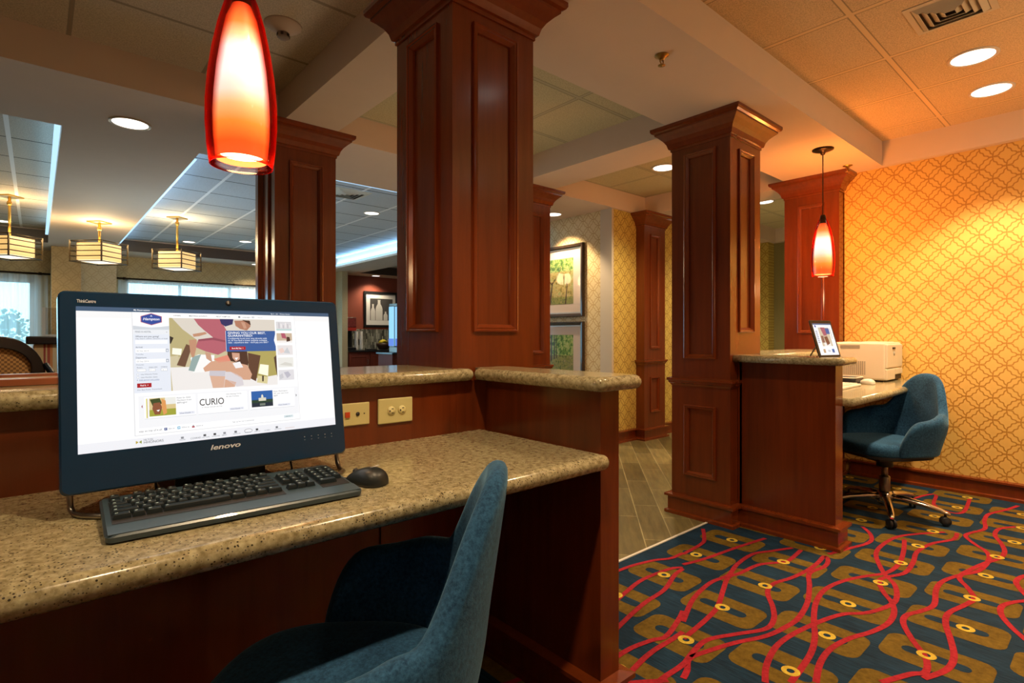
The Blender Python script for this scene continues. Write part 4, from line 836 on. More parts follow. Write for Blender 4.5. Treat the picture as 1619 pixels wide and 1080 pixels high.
L(nt, lw.outputs['Facing'], rp.inputs[0]); L(nt, rp.outputs[0], tr_.inputs[0])
df_ = N(nt, 'ShaderNodeBsdfTranslucent'); df_.inputs[0].default_value = (0.75, 0.03, 0.012, 1)
m0 = N(nt, 'ShaderNodeMixShader'); L(nt, math_node(nt, 'MULTIPLY', math_node(nt, 'POWER', lw.outputs['Facing'], 3.0), 0.6), m0.inputs[0]); L(nt, tr_.outputs[0], m0.inputs[1]); L(nt, df_.outputs[0], m0.inputs[2])
mx = N(nt, 'ShaderNodeMixShader'); mx.inputs[0].default_value = 0.05; L(nt, m0.outputs[0], mx.inputs[1]); L(nt, gl_.outputs[0], mx.inputs[2]); L(nt, mx.outputs[0], nt.nodes['Material Output'].inputs[0])
REDGLASS = m
# frosted inner glass: lamp glow painted in, white-hot middle to orange and red ends
m, nt, b_ = _mat('frosted_lamp_glass'); tc = N(nt, 'ShaderNodeTexCoord'); sp = N(nt, 'ShaderNodeSeparateXYZ'); L(nt, tc.outputs['Generated'], sp.inputs[0])
rp = N(nt, 'ShaderNodeValToRGB'); cr = rp.color_ramp
cr.elements[0].position = 0.0; cr.elements[0].color = (0.95, 0.10, 0.02, 1); cr.elements[1].position = 1.0; cr.elements[1].color = (0.65, 0.05, 0.01, 1)
for p_, c_ in ((0.08, (0.90, 0.10, 0.012)), (0.20, (0.95, 0.26, 0.035)), (0.31, (0.90, 0.48, 0.20)), (0.40, (0.86, 0.74, 0.62)), (0.52, (1.0, 0.96, 0.92)), (0.68, (1.0, 0.97, 0.93)), (0.76, (0.95, 0.62, 0.34)), (0.85, (0.90, 0.24, 0.05))):
    e = cr.elements.new(p_); e.color = c4(c_)
L(nt, sp.outputs[2], rp.inputs[0]); L(nt, rp.outputs[0], b_.inputs['Emission Color']); b_.inputs['Emission Strength'].default_value = 1.2; L(nt, rp.outputs[0], b_.inputs['Base Color']); b_.inputs['Roughness'].default_value = 0.4
INNER = m
pendant_lamp('large red and white glass lamp hanging over the near desk', 0.358, 1.361, 1.512)
pendant_lamp('smaller looking red and white glass lamp hanging before the red brown column', 4.16, 1.433, 1.535)

# ------------------------------------------------------------------ recessed downlights
LENS = glow('downlight_lens', (1.0, 0.95, 0.86), 2.6); RING = plain('downlight_ring', (0.66, 0.58, 0.48), 0.35)
def spot(parent, x, y, z, power, col, size, blend=0.6, r=0.05):
    l = bpy.data.lights.new('downlight_beam', 'SPOT'); l.energy = power; l.color = col; l.spot_size = math.radians(size); l.spot_blend = blend; l.shadow_soft_size = r
    o = bpy.data.objects.new('downlight_beam', l); COL.objects.link(o); o.parent = parent; o.location = Vector((x, y, z-0.03))-org(parent)
    return o
def downlight(label, x, y, z, power=0.0, col=(1.0, 0.80, 0.55), size=110, blend=0.7, r=0.095):
    t = thing('downlight', label, 'ceiling light', (x, y, z), 0, 'recessed round ceiling lights')
    a = MB(); a.lathe(x, y, [(r+0.016, z), (r+0.016, z-0.004), (r+0.004, z-0.007), (r, z-0.004), (r-0.004, z)], 28, 0, False); a.build('trim_ring', RING, t)
    a = MB(); a.lathe(x, y, [(r, z-0.0028), (r*0.5, z-0.0032), (0.0, z-0.0034)], 28, 0, False); a.build('lens', LENS, t)
    if power: spot(t, x, y, z, power, col, size, blend)
    return t

# ------------------------------------------------------------------ ceiling fittings
t = thing('smoke_detector', 'white smoke detector on the tile beside the near hanging lamp', 'smoke detector', (0.897, 2.703, ZT))
a = MB(); a.lathe(0.897, 2.703, [(0.085, ZT), (0.083, ZT-0.006), (0.045, ZT-0.030), (0.030, ZT-0.040), (0.0, ZT-0.040)], 28); a.build('housing', plain('detector_plastic', (0.62, 0.50, 0.40), 0.5), t)
a = MB(); a.lathe(0.897, 2.703, [(0.028, ZT-0.040), (0.028, ZT-0.060), (0.020, ZT-0.066), (0.0, ZT-0.066)], 18); a.build('sensor_cage', plain('detector_grey', (0.28, 0.22, 0.18), 0.5), t)
a = MB()
for k in range(6): a.M = Matrix.Translation((0.897, 2.703, 0)) @ Matrix.Rotation(k*PI/3, 4, 'Z'); a.box(0.024, -0.006, ZT-0.058, 0.0295, 0.006, ZT-0.045); a.M = None
a.build('sensor_slots', SLOT, t)
for lab, x, y in (('brass sprinkler head on the soffit right of the big column', 2.20, 1.45), ('small sprinkler head on the soffit above the red brown column', 4.705, 1.445)):
    t = thing('sprinkler', lab, 'sprinkler', (x, y, ZS), 0, 'ceiling sprinklers')
    a = MB(); a.lathe(x, y, [(0.033, ZS), (0.033, ZS-0.003), (0.018, ZS-0.008), (0.010, ZS-0.020), (0.0, ZS-0.020)], 20); a.build('escutcheon', BRASS, t)
    a = MB(); a.tube([(x-0.010, y, ZS-0.018), (x-0.014, y, ZS-0.030), (x, y, ZS-0.045), (x+0.014, y, ZS-0.030), (x+0.010, y, ZS-0.018)], 0.003, 8); a.build('yoke', BRASS, t)
    a = MB(); a.lathe(x, y, [(0.0, ZS-0.045), (0.017, ZS-0.046), (0.017, ZS-0.048), (0.0, ZS-0.050)], 16); a.build('deflector', BRASS, t)
VENT = plain('vent_metal', (0.55, 0.47, 0.34), 0.5)
def vent(label, x0, y0, x1, y1, z, mat):
    t = thing('ceiling_vent', label, 'vent', ((x0+x1)/2, (y0+y1)/2, z), 0, 'square ceiling vents')
    a = MB(); a.stack(x0, y0, x1, y1, [(0.012, z), (0.012, z-0.004), (-0.012, z-0.006), (-0.016, z+0.0)], cap=False); a.build('frame', mat, t)
    w = (x1-x0)/2; b = MB(); b.rect(x0, y0, x1, y1, z-0.0006); b.build('dark_throat', plain('vent_throat', (0.10, 0.06, 0.03), 0.8), t)
    for k in range(4):
        i = 0.016+k*(w-0.03)/4; a = MB(); a.stack(x0, y0, x1, y1, [(-i-0.002, z-0.003), (-i, z-0.003), (-i-(w-0.03)/4*0.78, z-0.020), (-i-(w-0.03)/4*0.78-0.002, z-0.018)], cap=False); a.build('louvre', mat, t)
    return t
vent('square beige vent in the tile ceiling above the carpet', 3.02, 0.41, 3.30, 0.69, ZT, VENT)
vent('square vent in the white dining ceiling, seen right of the column behind the monitor', 2.29, 5.28, 2.65, 5.64, ZT, plain('vent_white', (0.6, 0.58, 0.5), 0.5))

# ------------------------------------------------------------------ tablet on its ledge
A = Vector((3.078, 1.075, ZL)); Bv = Vector((3.268, 1.035, ZL)); u = (Bv-A).normalized(); tw = (Bv-A).length
v = Vector((0.012, 0.055, 0.190)); v = (v-u*v.dot(u)).normalized(); n = u.cross(v); th_ = 0.205
tb = thing('tablet', 'tablet showing a web page, leaning upright on the granite ledge', 'tablet', tuple((A+Bv)/2))
TM = Matrix.Identity(4)
for i in range(3): TM[i][0], TM[i][1], TM[i][2], TM[i][3] = u[i], v[i], n[i], A[i]
a = MB(); a.M = TM; a.rings([[(x, y, z) for x, y in rrect(tw/2, th_/2, tw/2-i, th_/2-i, 0.009)] for i, z in ((0.004, -0.008), (0.0, -0.005), (0.0, -0.001), (0.001, 0.0))], 0, False); a.M = None; a.build('case', plain('tablet_black', (0.02, 0.016, 0.012), 0.3), tb)
s = MB(); s.M = TM; SMAT = []; SCOL = {}
R(0.018, 0.012, tw-0.012, th_-0.018, 0, 'FFFFFF'); R(0.018, th_-0.026, tw-0.012, th_-0.018, 1, '46638A')
s.poly([(0.036+0.008*math.cos(2*PI*k/6), th_-0.034+0.007*math.sin(2*PI*k/6)) for k in range(6)], 0.0012, sc('1E479C'))
R(0.024, 0.075, 0.046, 0.150, 1, 'DDE2EC'); R(0.056, 0.060, 0.150, 0.165, 1, 'CDBFA6'); s.poly([(0.075, 0.165), (0.115, 0.165), (0.120, 0.120), (0.090, 0.118)], 0.0012, sc('A8586A')); s.poly([(0.088, 0.112), (0.118, 0.116), (0.128, 0.075), (0.098, 0.065)], 0.0013, sc('7A4634')); R(0.075, 0.060, 0.135, 0.080, 2, 'EFEAE4'); R(0.062, 0.080, 0.085, 0.118, 2, '8A5C50'); R(0.105, 0.128, 0.152, 0.160, 3, '2D5A9C')
R(0.158, 0.100, 0.166, 0.160, 1, 'C9C4C2'); R(0.050, 0.024, 0.070, 0.045, 1, 'B99A78'); R(0.090, 0.028, 0.115, 0.040, 1, 'C8CCD2'); R(0.128, 0.024, 0.150, 0.045, 1, '2B62A4')
for k in range(7): R(0.026, 0.080+0.010*k, 0.044, 0.084+0.010*k, 2, 'A4ADBC')
s.M = None; s.build('screen', SMAT, tb, fix=False)
a = MB(); a.M = TM; a.box(tw*0.35, 0.0, -0.09, tw*0.65, 0.004, -0.006); a.box(tw*0.42, 0.09, -0.012, tw*0.58, 0.11, -0.008); a.M = None
a = MB(); pr_ = A+u*(tw/2); a.tube([tuple(pr_+v*0.12-n*0.009), tuple(Vector((pr_.x+0.012, pr_.y+0.105, ZL+0.0045)))], 0.004, 8); a.build('prop_leg', STEEL, tb)

# ------------------------------------------------------------------ printer
PW = plain('printer_white', (0.60, 0.545, 0.43), 0.42); PG = plain('printer_grey', (0.30, 0.275, 0.225), 0.5)
px0, px1, py0, py1, pz0, pz1 = 4.552, 4.952, 1.148, 1.50, 0.787, 1.070
t = thing('printer', 'off white laser printer on the far desk by the gold wall', 'printer', ((px0+px1)/2, (py0+py1)/2, pz0))
a = MB(); a.box(px0, py0+0.012, pz0+0.010, px1, py1, pz1); a.build('body', PW, t, bevel=0.014, bseg=3)
a = MB(); a.box(px0+0.006, py0, pz0+0.095, px1-0.006, py0+0.02, pz1-0.012); a.build('front_door', PW, t, bevel=0.010, bseg=3)
a = MB(); a.box(px0+0.006, py0, pz0+0.012, px0+0.20, py0+0.02, pz0+0.091); a.box(px0+0.2, py0, pz0+0.045, px1-0.006, py0+0.02, pz0+0.091); a.build('paper_tray', PW, t, bevel=0.006)
a = MB(); a.box(px0+0.2, py0+0.008, pz0+0.010, px1-0.01, py0+0.02, pz0+0.046); a.build('tray_grip', SLOT, t)
a = MB(); a.box(px0+0.02, py0+0.03, pz0-0.002, px1-0.02, py1-0.02, pz0+0.012); a.build('feet', SLOT, t)
a = MB(); a.M = Matrix.Translation((px0+0.17, py0-0.001, pz0+0.20)) @ Matrix.Rotation(PI/2, 4, 'X'); a.lathe(0, 0, [(0.013, 0.0), (0.013, 0.002), (0.0, 0.002)], 16); a.M = None; a.build('logo_badge', PG, t)
a = MB(); a.box(px0+0.13, py0-0.004, pz1-0.050, px0+0.19, py0+0.002, pz1-0.036); a.build('door_latch', SLOT, t)
a = MB()
for k in range(14): a.box(px0-0.002, py0+0.135+0.0135*k, pz0+0.045, px0+0.003, py0+0.142+0.0135*k, pz0+0.145)
a.build('side_vent', PG, t)
a = MB()
for k in range(4): a.box(px0-0.002, py0+0.17, pz1-0.045+0.007*k, px0+0.003, py0+0.30, pz1-0.041+0.007*k)
a.build('top_vent', PG, t)
a = MB(); a.box(px0+0.05, py0+0.17, pz1-0.002, px0+0.11, py0+0.24, pz1+0.006); a.build('top_catch', SLOT, t)
a = MB(); a.box(px0+0.03, py0+0.05, pz1-0.001, px1-0.03, py1-0.06, pz1+0.004); a.build('output_lid', PW, t, bevel=0.002)

WK = plain('white_plastic', (0.62, 0.60, 0.52), 0.35)
k2 = thing('keyboard', 'white keyboard on the far desk, partly hidden by the ledge panel', 'keyboard', (3.70, 1.17, 0.7855), math.radians(2))
a = MB(); a.rings([[(x, y, z) for x, y in rrect(0.215, 0.075, 0.215-i, 0.075-i, 0.012)] for i, z in ((0.003, 0.0), (0.0, 0.003), (0.0, 0.010), (0.003, 0.013))], 0, False); a.build('case', WK, k2, local=True)
for r_ in range(5):
    for c_ in range(18):
        a = MB(); x, y = 0.012+0.0226*c_, 0.022+0.0235*r_; a.rings([[(x+i, y+i, z), (x+0.020-i, y+i, z), (x+0.020-i, y+0.0205-i, z), (x+i, y+0.0205-i, z)] for i, z in ((0, 0.0128), (0.0005, 0.016), (0.002, 0.0185))], 0, False); a.build('key', WK, k2, local=True, fix=False)
mouse('white mouse on the far desk in front of the black tray', (4.30, 1.205, 0.7852), math.radians(-12), WK, 'mice')
t = thing('desk_tray', 'black tray with a pale rim on the far desk beside the printer', 'tray', (4.32, 1.37, 0.7855))
a = MB(); a.rings([[(x, y, z) for x, y in rrect(4.28, 1.37, 0.10-i, 0.13-i, 0.03)] for i, z in ((0.004, 0.7855), (0.0, 0.790), (0.0, 0.826), (0.004, 0.828), (0.010, 0.826), (0.012, 0.792))], 0, True, True, True); a.build('tray', BLACK, t)
a = MB(); pts = rrect(4.28, 1.37, 0.098, 0.128, 0.03); a.tube([(x, y, 0.829) for x, y in pts]+[(pts[0][0], pts[0][1], 0.829)], 0.0042, 8); a.build('rim', WK, t)

# ------------------------------------------------------------------ tray on the near ledge
BROWN = wood('tray_wood', (0.20, 0.06, 0.025), 0.35, 0.25, 0.2)
t = thing('wooden_tray', 'flat brown wooden frame tray with a cream panel on the long ledge', 'tray', (0.12, 1.77, ZL+0.0005))
x0, x1, y0, y1 = -0.28, 0.36, 1.655, 1.885
a = MB()
for bx in ((x0, y0, x1, y0+0.03), (x0, y1-0.03, x1, y1), (x0, y0+0.03, x0+0.03, y1-0.03), (x1-0.03, y0+0.03, x1, y1-0.03)): a.box(bx[0], bx[1], ZL+0.0005, bx[2], bx[3], ZL+0.017)
a.build('frame', BROWN, t, bevel=0.002)
a = MB(); a.box(x0+0.03, y0+0.03, ZL+0.0005, x1-0.03, y1-0.03, ZL+0.010); a.build('panel', plain('cream_panel', (0.62, 0.54, 0.40), 0.15), t)

# ------------------------------------------------------------------ framed pictures
FRAME = plain('dark_picture_frame', (0.035, 0.022, 0.014), 0.2, coat=0.4); FSILV = plain('frame_fillet', (0.42, 0.40, 0.38), 0.3, 0.7)
MATB = plain('picture_mat', (0.72, 0.58, 0.48), 0.8); GLZ = clear('picture_glazing')
def foliage(name, cols, scale):
    m, nt, b = _mat(name); tc = N(nt, 'ShaderNodeTexCoord'); n = N(nt, 'ShaderNodeTexNoise', Scale=scale, Detail=6.0, Roughness=0.75); L(nt, tc.outputs['Object'], n.inputs['Vector'])
    r = N(nt, 'ShaderNodeValToRGB'); r.color_ramp.interpolation = 'CONSTANT'
    for i, c in enumerate(cols):
        p = 0.34+0.32*i/len(cols)
        e = r.color_ramp.elements[i] if i < 2 else r.color_ramp.elements.new(p)
        e.position = p if i else 0.0; e.color = c4(c)
    L(nt, n.outputs['Fac'], r.inputs[0]); L(nt, r.outputs[0], b.inputs['Base Color']); b.inputs['Roughness'].default_value = 0.6; MATS[name] = m; return m
AUT = foliage('painted_autumn_leaves', [(0.06, 0.09, 0.015), (0.24, 0.20, 0.04), (0.44, 0.33, 0.09), (0.58, 0.42, 0.18), (0.18, 0.28, 0.06), (0.66, 0.58, 0.32)], 22)
GRN = foliage('painted_green_leaves', [(0.03, 0.09, 0.015), (0.09, 0.22, 0.04), (0.24, 0.38, 0.08), (0.55, 0.55, 0.22), (0.15, 0.30, 0.07)], 22)
GRD = foliage('painted_grass', [(0.04, 0.07, 0.015), (0.16, 0.20, 0.04), (0.36, 0.33, 0.09), (0.10, 0.15, 0.06), (0.46, 0.36, 0.14)], 24)
TRK = plain('painted_trunk', (0.06, 0.035, 0.02), 0.6); WTR = plain('painted_water', (0.05, 0.14, 0.22), 0.5, var=0.4, vscale=30)
def picture(label, y0, y1, z0, z1, kind):
    X = 4.45; t = thing('framed_picture', label, 'picture', (X, (y0+y1)/2, z0), 0, 'framed tree pictures')
    Mf = face_M((X, y0, 0), (0, 1, 0), (-1, 0, 0)); w = y1-y0
    a = MB(); a.M = Mf; a.moulding(0, w, z0, z1, [(0.0, 0.001), (0.0, 0.034), (0.006, 0.040), (0.030, 0.034), (0.040, 0.022), (0.040, 0.012)]); a.M = None; a.build('frame', FRAME, t)
    a = MB(); a.M = Mf; a.moulding(0.040, w-0.040, z0+0.040, z1-0.040, [(0.0, 0.012), (0.0, 0.020), (0.012, 0.020), (0.012, 0.012)]); a.M = None; a.build('fillet', FSILV, t)
    a = MB(); a.M = Mf; a.quad((0.04, 0.013, z0+0.04), (w-0.04, 0.013, z0+0.04), (w-0.04, 0.013, z1-0.04), (0.04, 0.013, z1-0.04)); a.M = None; a.build('mat_board', MATB, t, fix=False)
    a = MB(); a.M = Mf; u0, u1, v0, v1 = 0.155, w-0.155, z0+0.145, z1-0.145; du, dv = u1-u0, v1-v0
    def q(ua, va, ub, vb, o, mi): a.quad((u0+ua*du, o, v0+va*dv), (u0+ub*du, o, v0+va*dv), (u0+ub*du, o, v0+vb*dv), (u0+ua*du, o, v0+vb*dv), mi)
    if kind == 0:
        q(0, 0, 1, 1, 0.0140, 0); q(0, 0.72, 1, 1, 0.0144, 1); q(0, 0, 1, 0.16, 0.0144, 2)
        for (bu, bv, tu, tv, wd) in ((0.62, 0.0, 0.55, 0.5, 0.05), (0.57, 0.45, 0.80, 0.75, 0.028), (0.56, 0.45, 0.36, 0.70, 0.03), (0.40, 0.64, 0.30, 0.86, 0.018), (0.72, 0.64, 0.92, 0.74, 0.016), (0.20, 0.0, 0.14, 0.6, 0.035), (0.16, 0.4, 0.30, 0.7, 0.02)):
            a.add([(u0+(bu-wd/2)*du, 0.0148, v0+bv*dv), (u0+(bu+wd/2)*du, 0.0148, v0+bv*dv), (u0+(tu+wd/4)*du, 0.0148, v0+tv*dv), (u0+(tu-wd/4)*du, 0.0148, v0+tv*dv)], [(0, 1, 2, 3)], 3)
    else:
        q(0, 0, 1, 1, 0.0140, 1); q(0, 0, 1, 0.55, 0.0144, 2); q(0, 0, 0.62, 0.10, 0.0148, 4)
        for (bu, bv, wd) in ((0.86, 0.30, 0.07), (0.70, 0.36, 0.05), (0.58, 0.42, 0.04), (0.50, 0.46, 0.03), (0.44, 0.48, 0.022)):
            a.add([(u0+(bu-wd/2)*du, 0.0150, v0+bv*dv), (u0+(bu+wd/2)*du, 0.0150, v0+bv*dv), (u0+(bu+wd/3)*du, 0.0150, v1), (u0+(bu-wd/3)*du, 0.0150, v1)], [(0, 1, 2, 3)], 3)
    a.M = None; a.build('print', [AUT, GRN, GRD, TRK, WTR], t, fix=False)
    a = MB(); a.M = Mf; a.quad((0.04, 0.018, z0+0.04), (w-0.04, 0.018, z0+0.04), (w-0.04, 0.018, z1-0.04), (0.04, 0.018, z1-0.04)); a.M = None; a.build('glazing', GLZ, t, fix=False)
picture('upper framed picture of autumn trees on the pale wallpaper', 3.89, 4.78, 1.325, 2.125, 0)
picture('lower framed picture of a tree lined lawn, half hidden by the short ledge', 3.89, 4.78, 0.475, 1.272, 1)

# ------------------------------------------------------------------ dining room: square lanterns
SHADE = glow('lantern_shade', (1.0, 0.60, 0.20), 0.80, (0.7, 0.55, 0.3)); LBOT = glow('lantern_diffuser', (1.0, 0.88, 0.62), 1.5)
LBAR = plain('lantern_bars', (0.10, 0.075, 0.045), 0.35, 0.8)
def lantern(label, x, y, zc, power=18.0):
    t = thing('square_lantern', label, 'hanging lamp', (x, y, zc), 0, 'square caged lanterns in the dining room')
    RT = Matrix.Translation((x, y, 0)) @ Matrix.Rotation(PI/4, 4, 'Z') @ Matrix.Translation((-x, -y, 0))
    def MBr():
        q = MB(); q.M = RT; return q
    a = MBr(); a.box(x-0.085, y-0.085, zc-0.014, x+0.085, y+0.085, zc); a.build('canopy', BRASS, t, bevel=0.003)
    a = MB(); a.tube([(x, y, zc-0.01), (x, y, 2.19)], 0.013, 10); a.lathe(x, y, [(0.020, zc-0.10), (0.024, zc-0.08), (0.020, zc-0.06)], 12); a.build('stem', BRASS, t)
    a = MBr(); z0, z1, h = 1.975, 2.170, 0.145
    a.box(x-h, y-h, z0, x+h, y+h, z1); a.build('shade', SHADE, t)
    a = MBr(); a.box(x-h+0.01, y-h+0.01, z0-0.012, x+h-0.01, y+h-0.01, z0); a.build('diffuser', LBOT, t)
    for sx, sy in ((-1, -1), (1, -1), (1, 1), (-1, 1)):
        a = MBr(); px, py = x+sx*0.188, y+sy*0.188; a.box(px-0.006, py-0.006, z0-0.025, px+0.006, py+0.006, z1+0.025); a.build('post', LBAR, t)
    for k in range(5):
        a = MBr(); z = z0-0.018+(z1-z0+0.036)*k/4; g = 0.188
        for (xa, ya, xb, yb) in ((-g, -g, g, -g), (g, -g, g, g), (g, g, -g, g), (-g, g, -g, -g)): a.tube([(x+xa, y+ya, z), (x+xb, y+yb, z)], 0.006, 6)
        a.build('cage_bar', LBAR, t)
    a = MBr()
    for sx, sy in ((1, 1), (1, -1)): a.tube([(x-sx*0.188, y-sy*0.188, z1+0.012), (x+sx*0.188, y+sy*0.188, z1+0.012)], 0.005, 6)
    a.build('top_bars', LBAR, t)
    l = bpy.data.lights.new('lantern_light', 'POINT'); l.energy = power; l.color = (1.0, 0.75, 0.42); l.shadow_soft_size = 0.15
    o = bpy.data.objects.new('lantern_light', l); COL.objects.link(o); o.parent = t; o.location = Vector((0, 0, 2.31-zc))
    l = bpy.data.lights.new('lantern_downlight', 'SPOT'); l.energy = 60; l.color = (1.0, 0.78, 0.45); l.spot_size = math.radians(150); l.spot_blend = 0.8; l.shadow_soft_size = 0.1
    o = bpy.data.objects.new('lantern_downlight', l); COL.objects.link(o); o.parent = t; o.location = Vector((0, 0, 1.93-zc))
lantern('square caged lantern at the left edge of the picture', -0.22, 7.95, ZT)
lantern('square caged lantern hanging from the soffit, between two others', 0.545, 7.85, ZS)
lantern('square caged lantern nearest the column behind the monitor', 1.345, 8.0, ZT)

# ------------------------------------------------------------------ windows, curtains
def window(n_, x0, x1, z0, z1):
    t = struct(MB().box(x0, 11.03, z0, x0+0.05, 11.12, z1).box(x1-0.05, 11.03, z0, x1, 11.12, z1).box(x0, 11.03, z0, x1, 11.12, z0+0.05).box(x0, 11.03, z1-0.05, x1, 11.12, z1).build('window_%d' % n_, WHITE))
    k = int((x1-x0)/0.8)
    a = MB()
    for i in range(1, k+1): xm = x0+(x1-x0)*i/(k+1); a.box(xm-0.02, 11.05, z0+0.05, xm+0.02, 11.10, z1-0.05)
    a.build('mullions', WHITE, t)
    a = MB(); a.quad((x0+0.05, 11.075, z0+0.05), (x1-0.05, 11.075, z0+0.05), (x1-0.05, 11.075, z1-0.05), (x0+0.05, 11.075, z1-0.05)); a.build('pane', clear('window_glass'), t, fix=False)
window(1, -2.4, -0.03, 0.45, 1.97); window(2, 1.10, 4.3, 0.45, 2.05)
SHEER = sheer('sheer_curtain_cloth', (0.82, 0.86, 0.86), 0.42)
def curtain(label, x0, x1, y, z0, z1):
    mb = MB(); n_ = int((x1-x0)/0.018); vs = []
    for i in range(n_+1):
        x = x0+(x1-x0)*i/n_; d = 0.022*math.sin(x*46)+0.010*math.sin(x*113+1)
        vs += [(x, y+d, z0), (x, y+d*0.8, (z0+z1)/2), (x, y+d*0.6, z1)]
    mb.add(vs, [(3*i+k, 3*i+3+k, 3*i+4+k, 3*i+1+k) for i in range(n_) for k in (0, 1)], 0, True)
    return tag(mb.build('sheer_curtain', SHEER, fix=False), label, 'curtain', 'sheer window curtains')
curtain('sheer curtain at the left window beside the amber pier', -0.42, 0.13, 10.86, 0.08, 2.03)
curtain('wide sheer curtain whose top shows over the monitor', 1.0, 4.3, 10.90, 0.08, 2.03)
curtain('sheer curtain at the far left of the left window', -2.5, -1.6, 10.86, 0.08, 2.03)
for lab, xa, xb in (('dark curtain rod over the left window', -2.6, 0.158), ('dark curtain rod over the wide window', 0.96, 4.5)):
    t = thing('curtain_rod', lab, 'curtain rod', ((xa+xb)/2, 10.88, 2.055), 0, 'curtain rods')
    a = MB(); a.tube([(xa, 10.88, 2.055), (xb, 10.88, 2.055)], 0.014, 10); a.build('rod', BRONZE, t)
    for k in range(3):
        xm = xa+0.12+(xb-xa-0.24)*k/2; a = MB(); a.tube([(xm, 10.88, 2.055), (xm, 10.995, 2.075)], 0.010, 8); a.lathe(xm, 10.88, [(0.02, 2.035), (0.026, 2.055), (0.02, 2.075)], 12); a.build('bracket', BRONZE, t)
# shrub outside the left window
SHR = plain('shrub_leaf', (0.06, 0.34, 0.16), 0.5, var=0.5, vscale=12)
a = MB(); rg = random.Random(5)
for i in range(420):
    th, ph, rr = rg.uniform(0, 2*PI), rg.uniform(-0.6, 1.5), rg.uniform(0.25, 0.5)
    cx_, cy_, cz_ = -0.33+rr*math.cos(th)*math.cos(ph)*0.55, 12.4+rr*math.sin(th)*math.cos(ph)*0.6, 0.80+rr*1.1*math.sin(ph)+0.2
    d = Vector((rg.uniform(-1, 1), rg.uniform(-1, 1), rg.uniform(-0.2, 1))).normalized()*0.075; e = d.cross(Vector((rg.uniform(-1, 1), rg.uniform(-1, 1), 0.3))).normalized()*0.028; o = Vector((cx_, cy_, cz_))
    a.add([tuple(o), tuple(o+d*0.5+e), tuple(o+d), tuple(o+d*0.5-e)], [(0, 1, 2, 3)])
t = thing('shrub', 'green shrub outside the left window', 'shrub', (-0.35, 12.4, 0)); a.build('foliage', SHR, t, fix=False)
b = MB(); b.tube([(-0.35, 12.4, 0), (-0.33, 12.4, 0.5), (-0.36, 12.4, 1.0)], [0.03, 0.025, 0.012], 8); b.build('stem', TRK, t)
gd = MB(); gd.box(-6, 11.3, -0.06, 9, 18, 0.0); struct(gd.build('ground_outside', plain('outdoor_paving', (0.4, 0.42, 0.42), 0.9)))

# ------------------------------------------------------------------ dining seats glimpsed over the ledge
DARK = wood('ebonised_wood', (0.006, 0.006, 0.010), 0.25, 0.3, 0.4)
m, nt, b_ = _mat('woven_cane'); tc = N(nt, 'ShaderNodeTexCoord'); ck = N(nt, 'ShaderNodeTexChecker', Scale=72.0); L(nt, tc.outputs['Object'], ck.inputs['Vector']); ck.inputs['Color1'].default_value = (0.58, 0.31, 0.10, 1); ck.inputs['Color2'].default_value = (0.24, 0.11, 0.035, 1); L(nt, ck.outputs['Color'], b_.inputs['Base Color']); b_.inputs['Roughness'].default_value = 0.6
CANE = m
def cane_chair(label, x, y, rz):
    t = thing('dining_chair', label, 'chair', (x, y, 0), rz, 'arched dining chairs')
    def arch(w, top, sh, n_=20): return [(-w, 0.50)]+[(-w*math.cos(PI*k/n_), sh+(top-sh)*math.sin(PI*k/n_)) for k in range(n_+1)]+[(w, 0.50)]
    outer = arch(0.225, 1.115, 0.86); n_ = len(outer)
    inner = [(0.155*math.cos(PI+2*PI*-k/n_-PI*0.0)*1.0, 0.905+0.135*math.sin(PI+2*PI*-k/n_)) for k in range(n_)]
    # order the oval so that its points face the arch points
    inner = []
    for (ox, oz) in outer:
        a_ = math.atan2((oz-0.905)/0.9, ox); inner.append((0.155*math.cos(a_), 0.905+0.135*math.sin(a_)))
    fr = MB(); vs = []
    for yy in (-0.02, 0.02): vs += [(p[0], yy-0.06*(p[1]-0.5)-0.20, p[1]) for p in outer]+[(p[0], yy-0.06*(p[1]-0.5)-0.20, p[1]) for p in inner]
    fs = []
    for j in range(n_):
        k = (j+1) % n_
        fs += [(j, k, n_+k, n_+j), (2*n_+j, 3*n_+j, 3*n_+k, 2*n_+k), (j, 2*n_+j, 2*n_+k, k), (n_+j, n_+k, 3*n_+k, 3*n_+j)]
    fr.add(vs, fs); fr.build('back_frame', DARK, t, local=True, bevel=0.006)
    cn = MB(); cn.add([(p[0]*1.02, -0.06*(p[1]-0.5)-0.20, 0.905+(p[1]-0.905)*1.02) for p in inner], [tuple(range(n_))]); cn.build('cane_panel', CANE, t, local=True, fix=False)
    st_ = MB(); st_.box(-0.23, -0.22, 0.44, 0.23, 0.24, 0.50); st_.build('seat', plain('seat_fabric', (0.2, 0.1, 0.06), 0.9), t, local=True, bevel=0.02)
    for sx, sy in ((-1, -1), (1, -1), (1, 1), (-1, 1)):
        lg2 = MB(); lg2.tube([(sx*0.20, sy*0.20, 0.44), (sx*0.215, sy*0.225, 0.0)], [0.022, 0.014], 8); lg2.build('leg', DARK, t, local=True)
    for sx in (-1, 1):
        ar = MB(); ar.tube([(sx*0.225, -0.21, 0.93), (sx*0.27, -0.10, 0.82), (sx*0.27, 0.10, 0.72), (sx*0.25, 0.18, 0.66), (sx*0.23, 0.19, 0.45)], 0.018, 8); ar.build('arm', DARK, t, local=True)
    return t
cane_chair('dark arched dining chair with a cane oval back at the left edge', -0.150, 4.45, math.radians(188))
cane_chair('dark arched dining chair mostly hidden behind the monitor', 0.52, 4.75, math.radians(175))
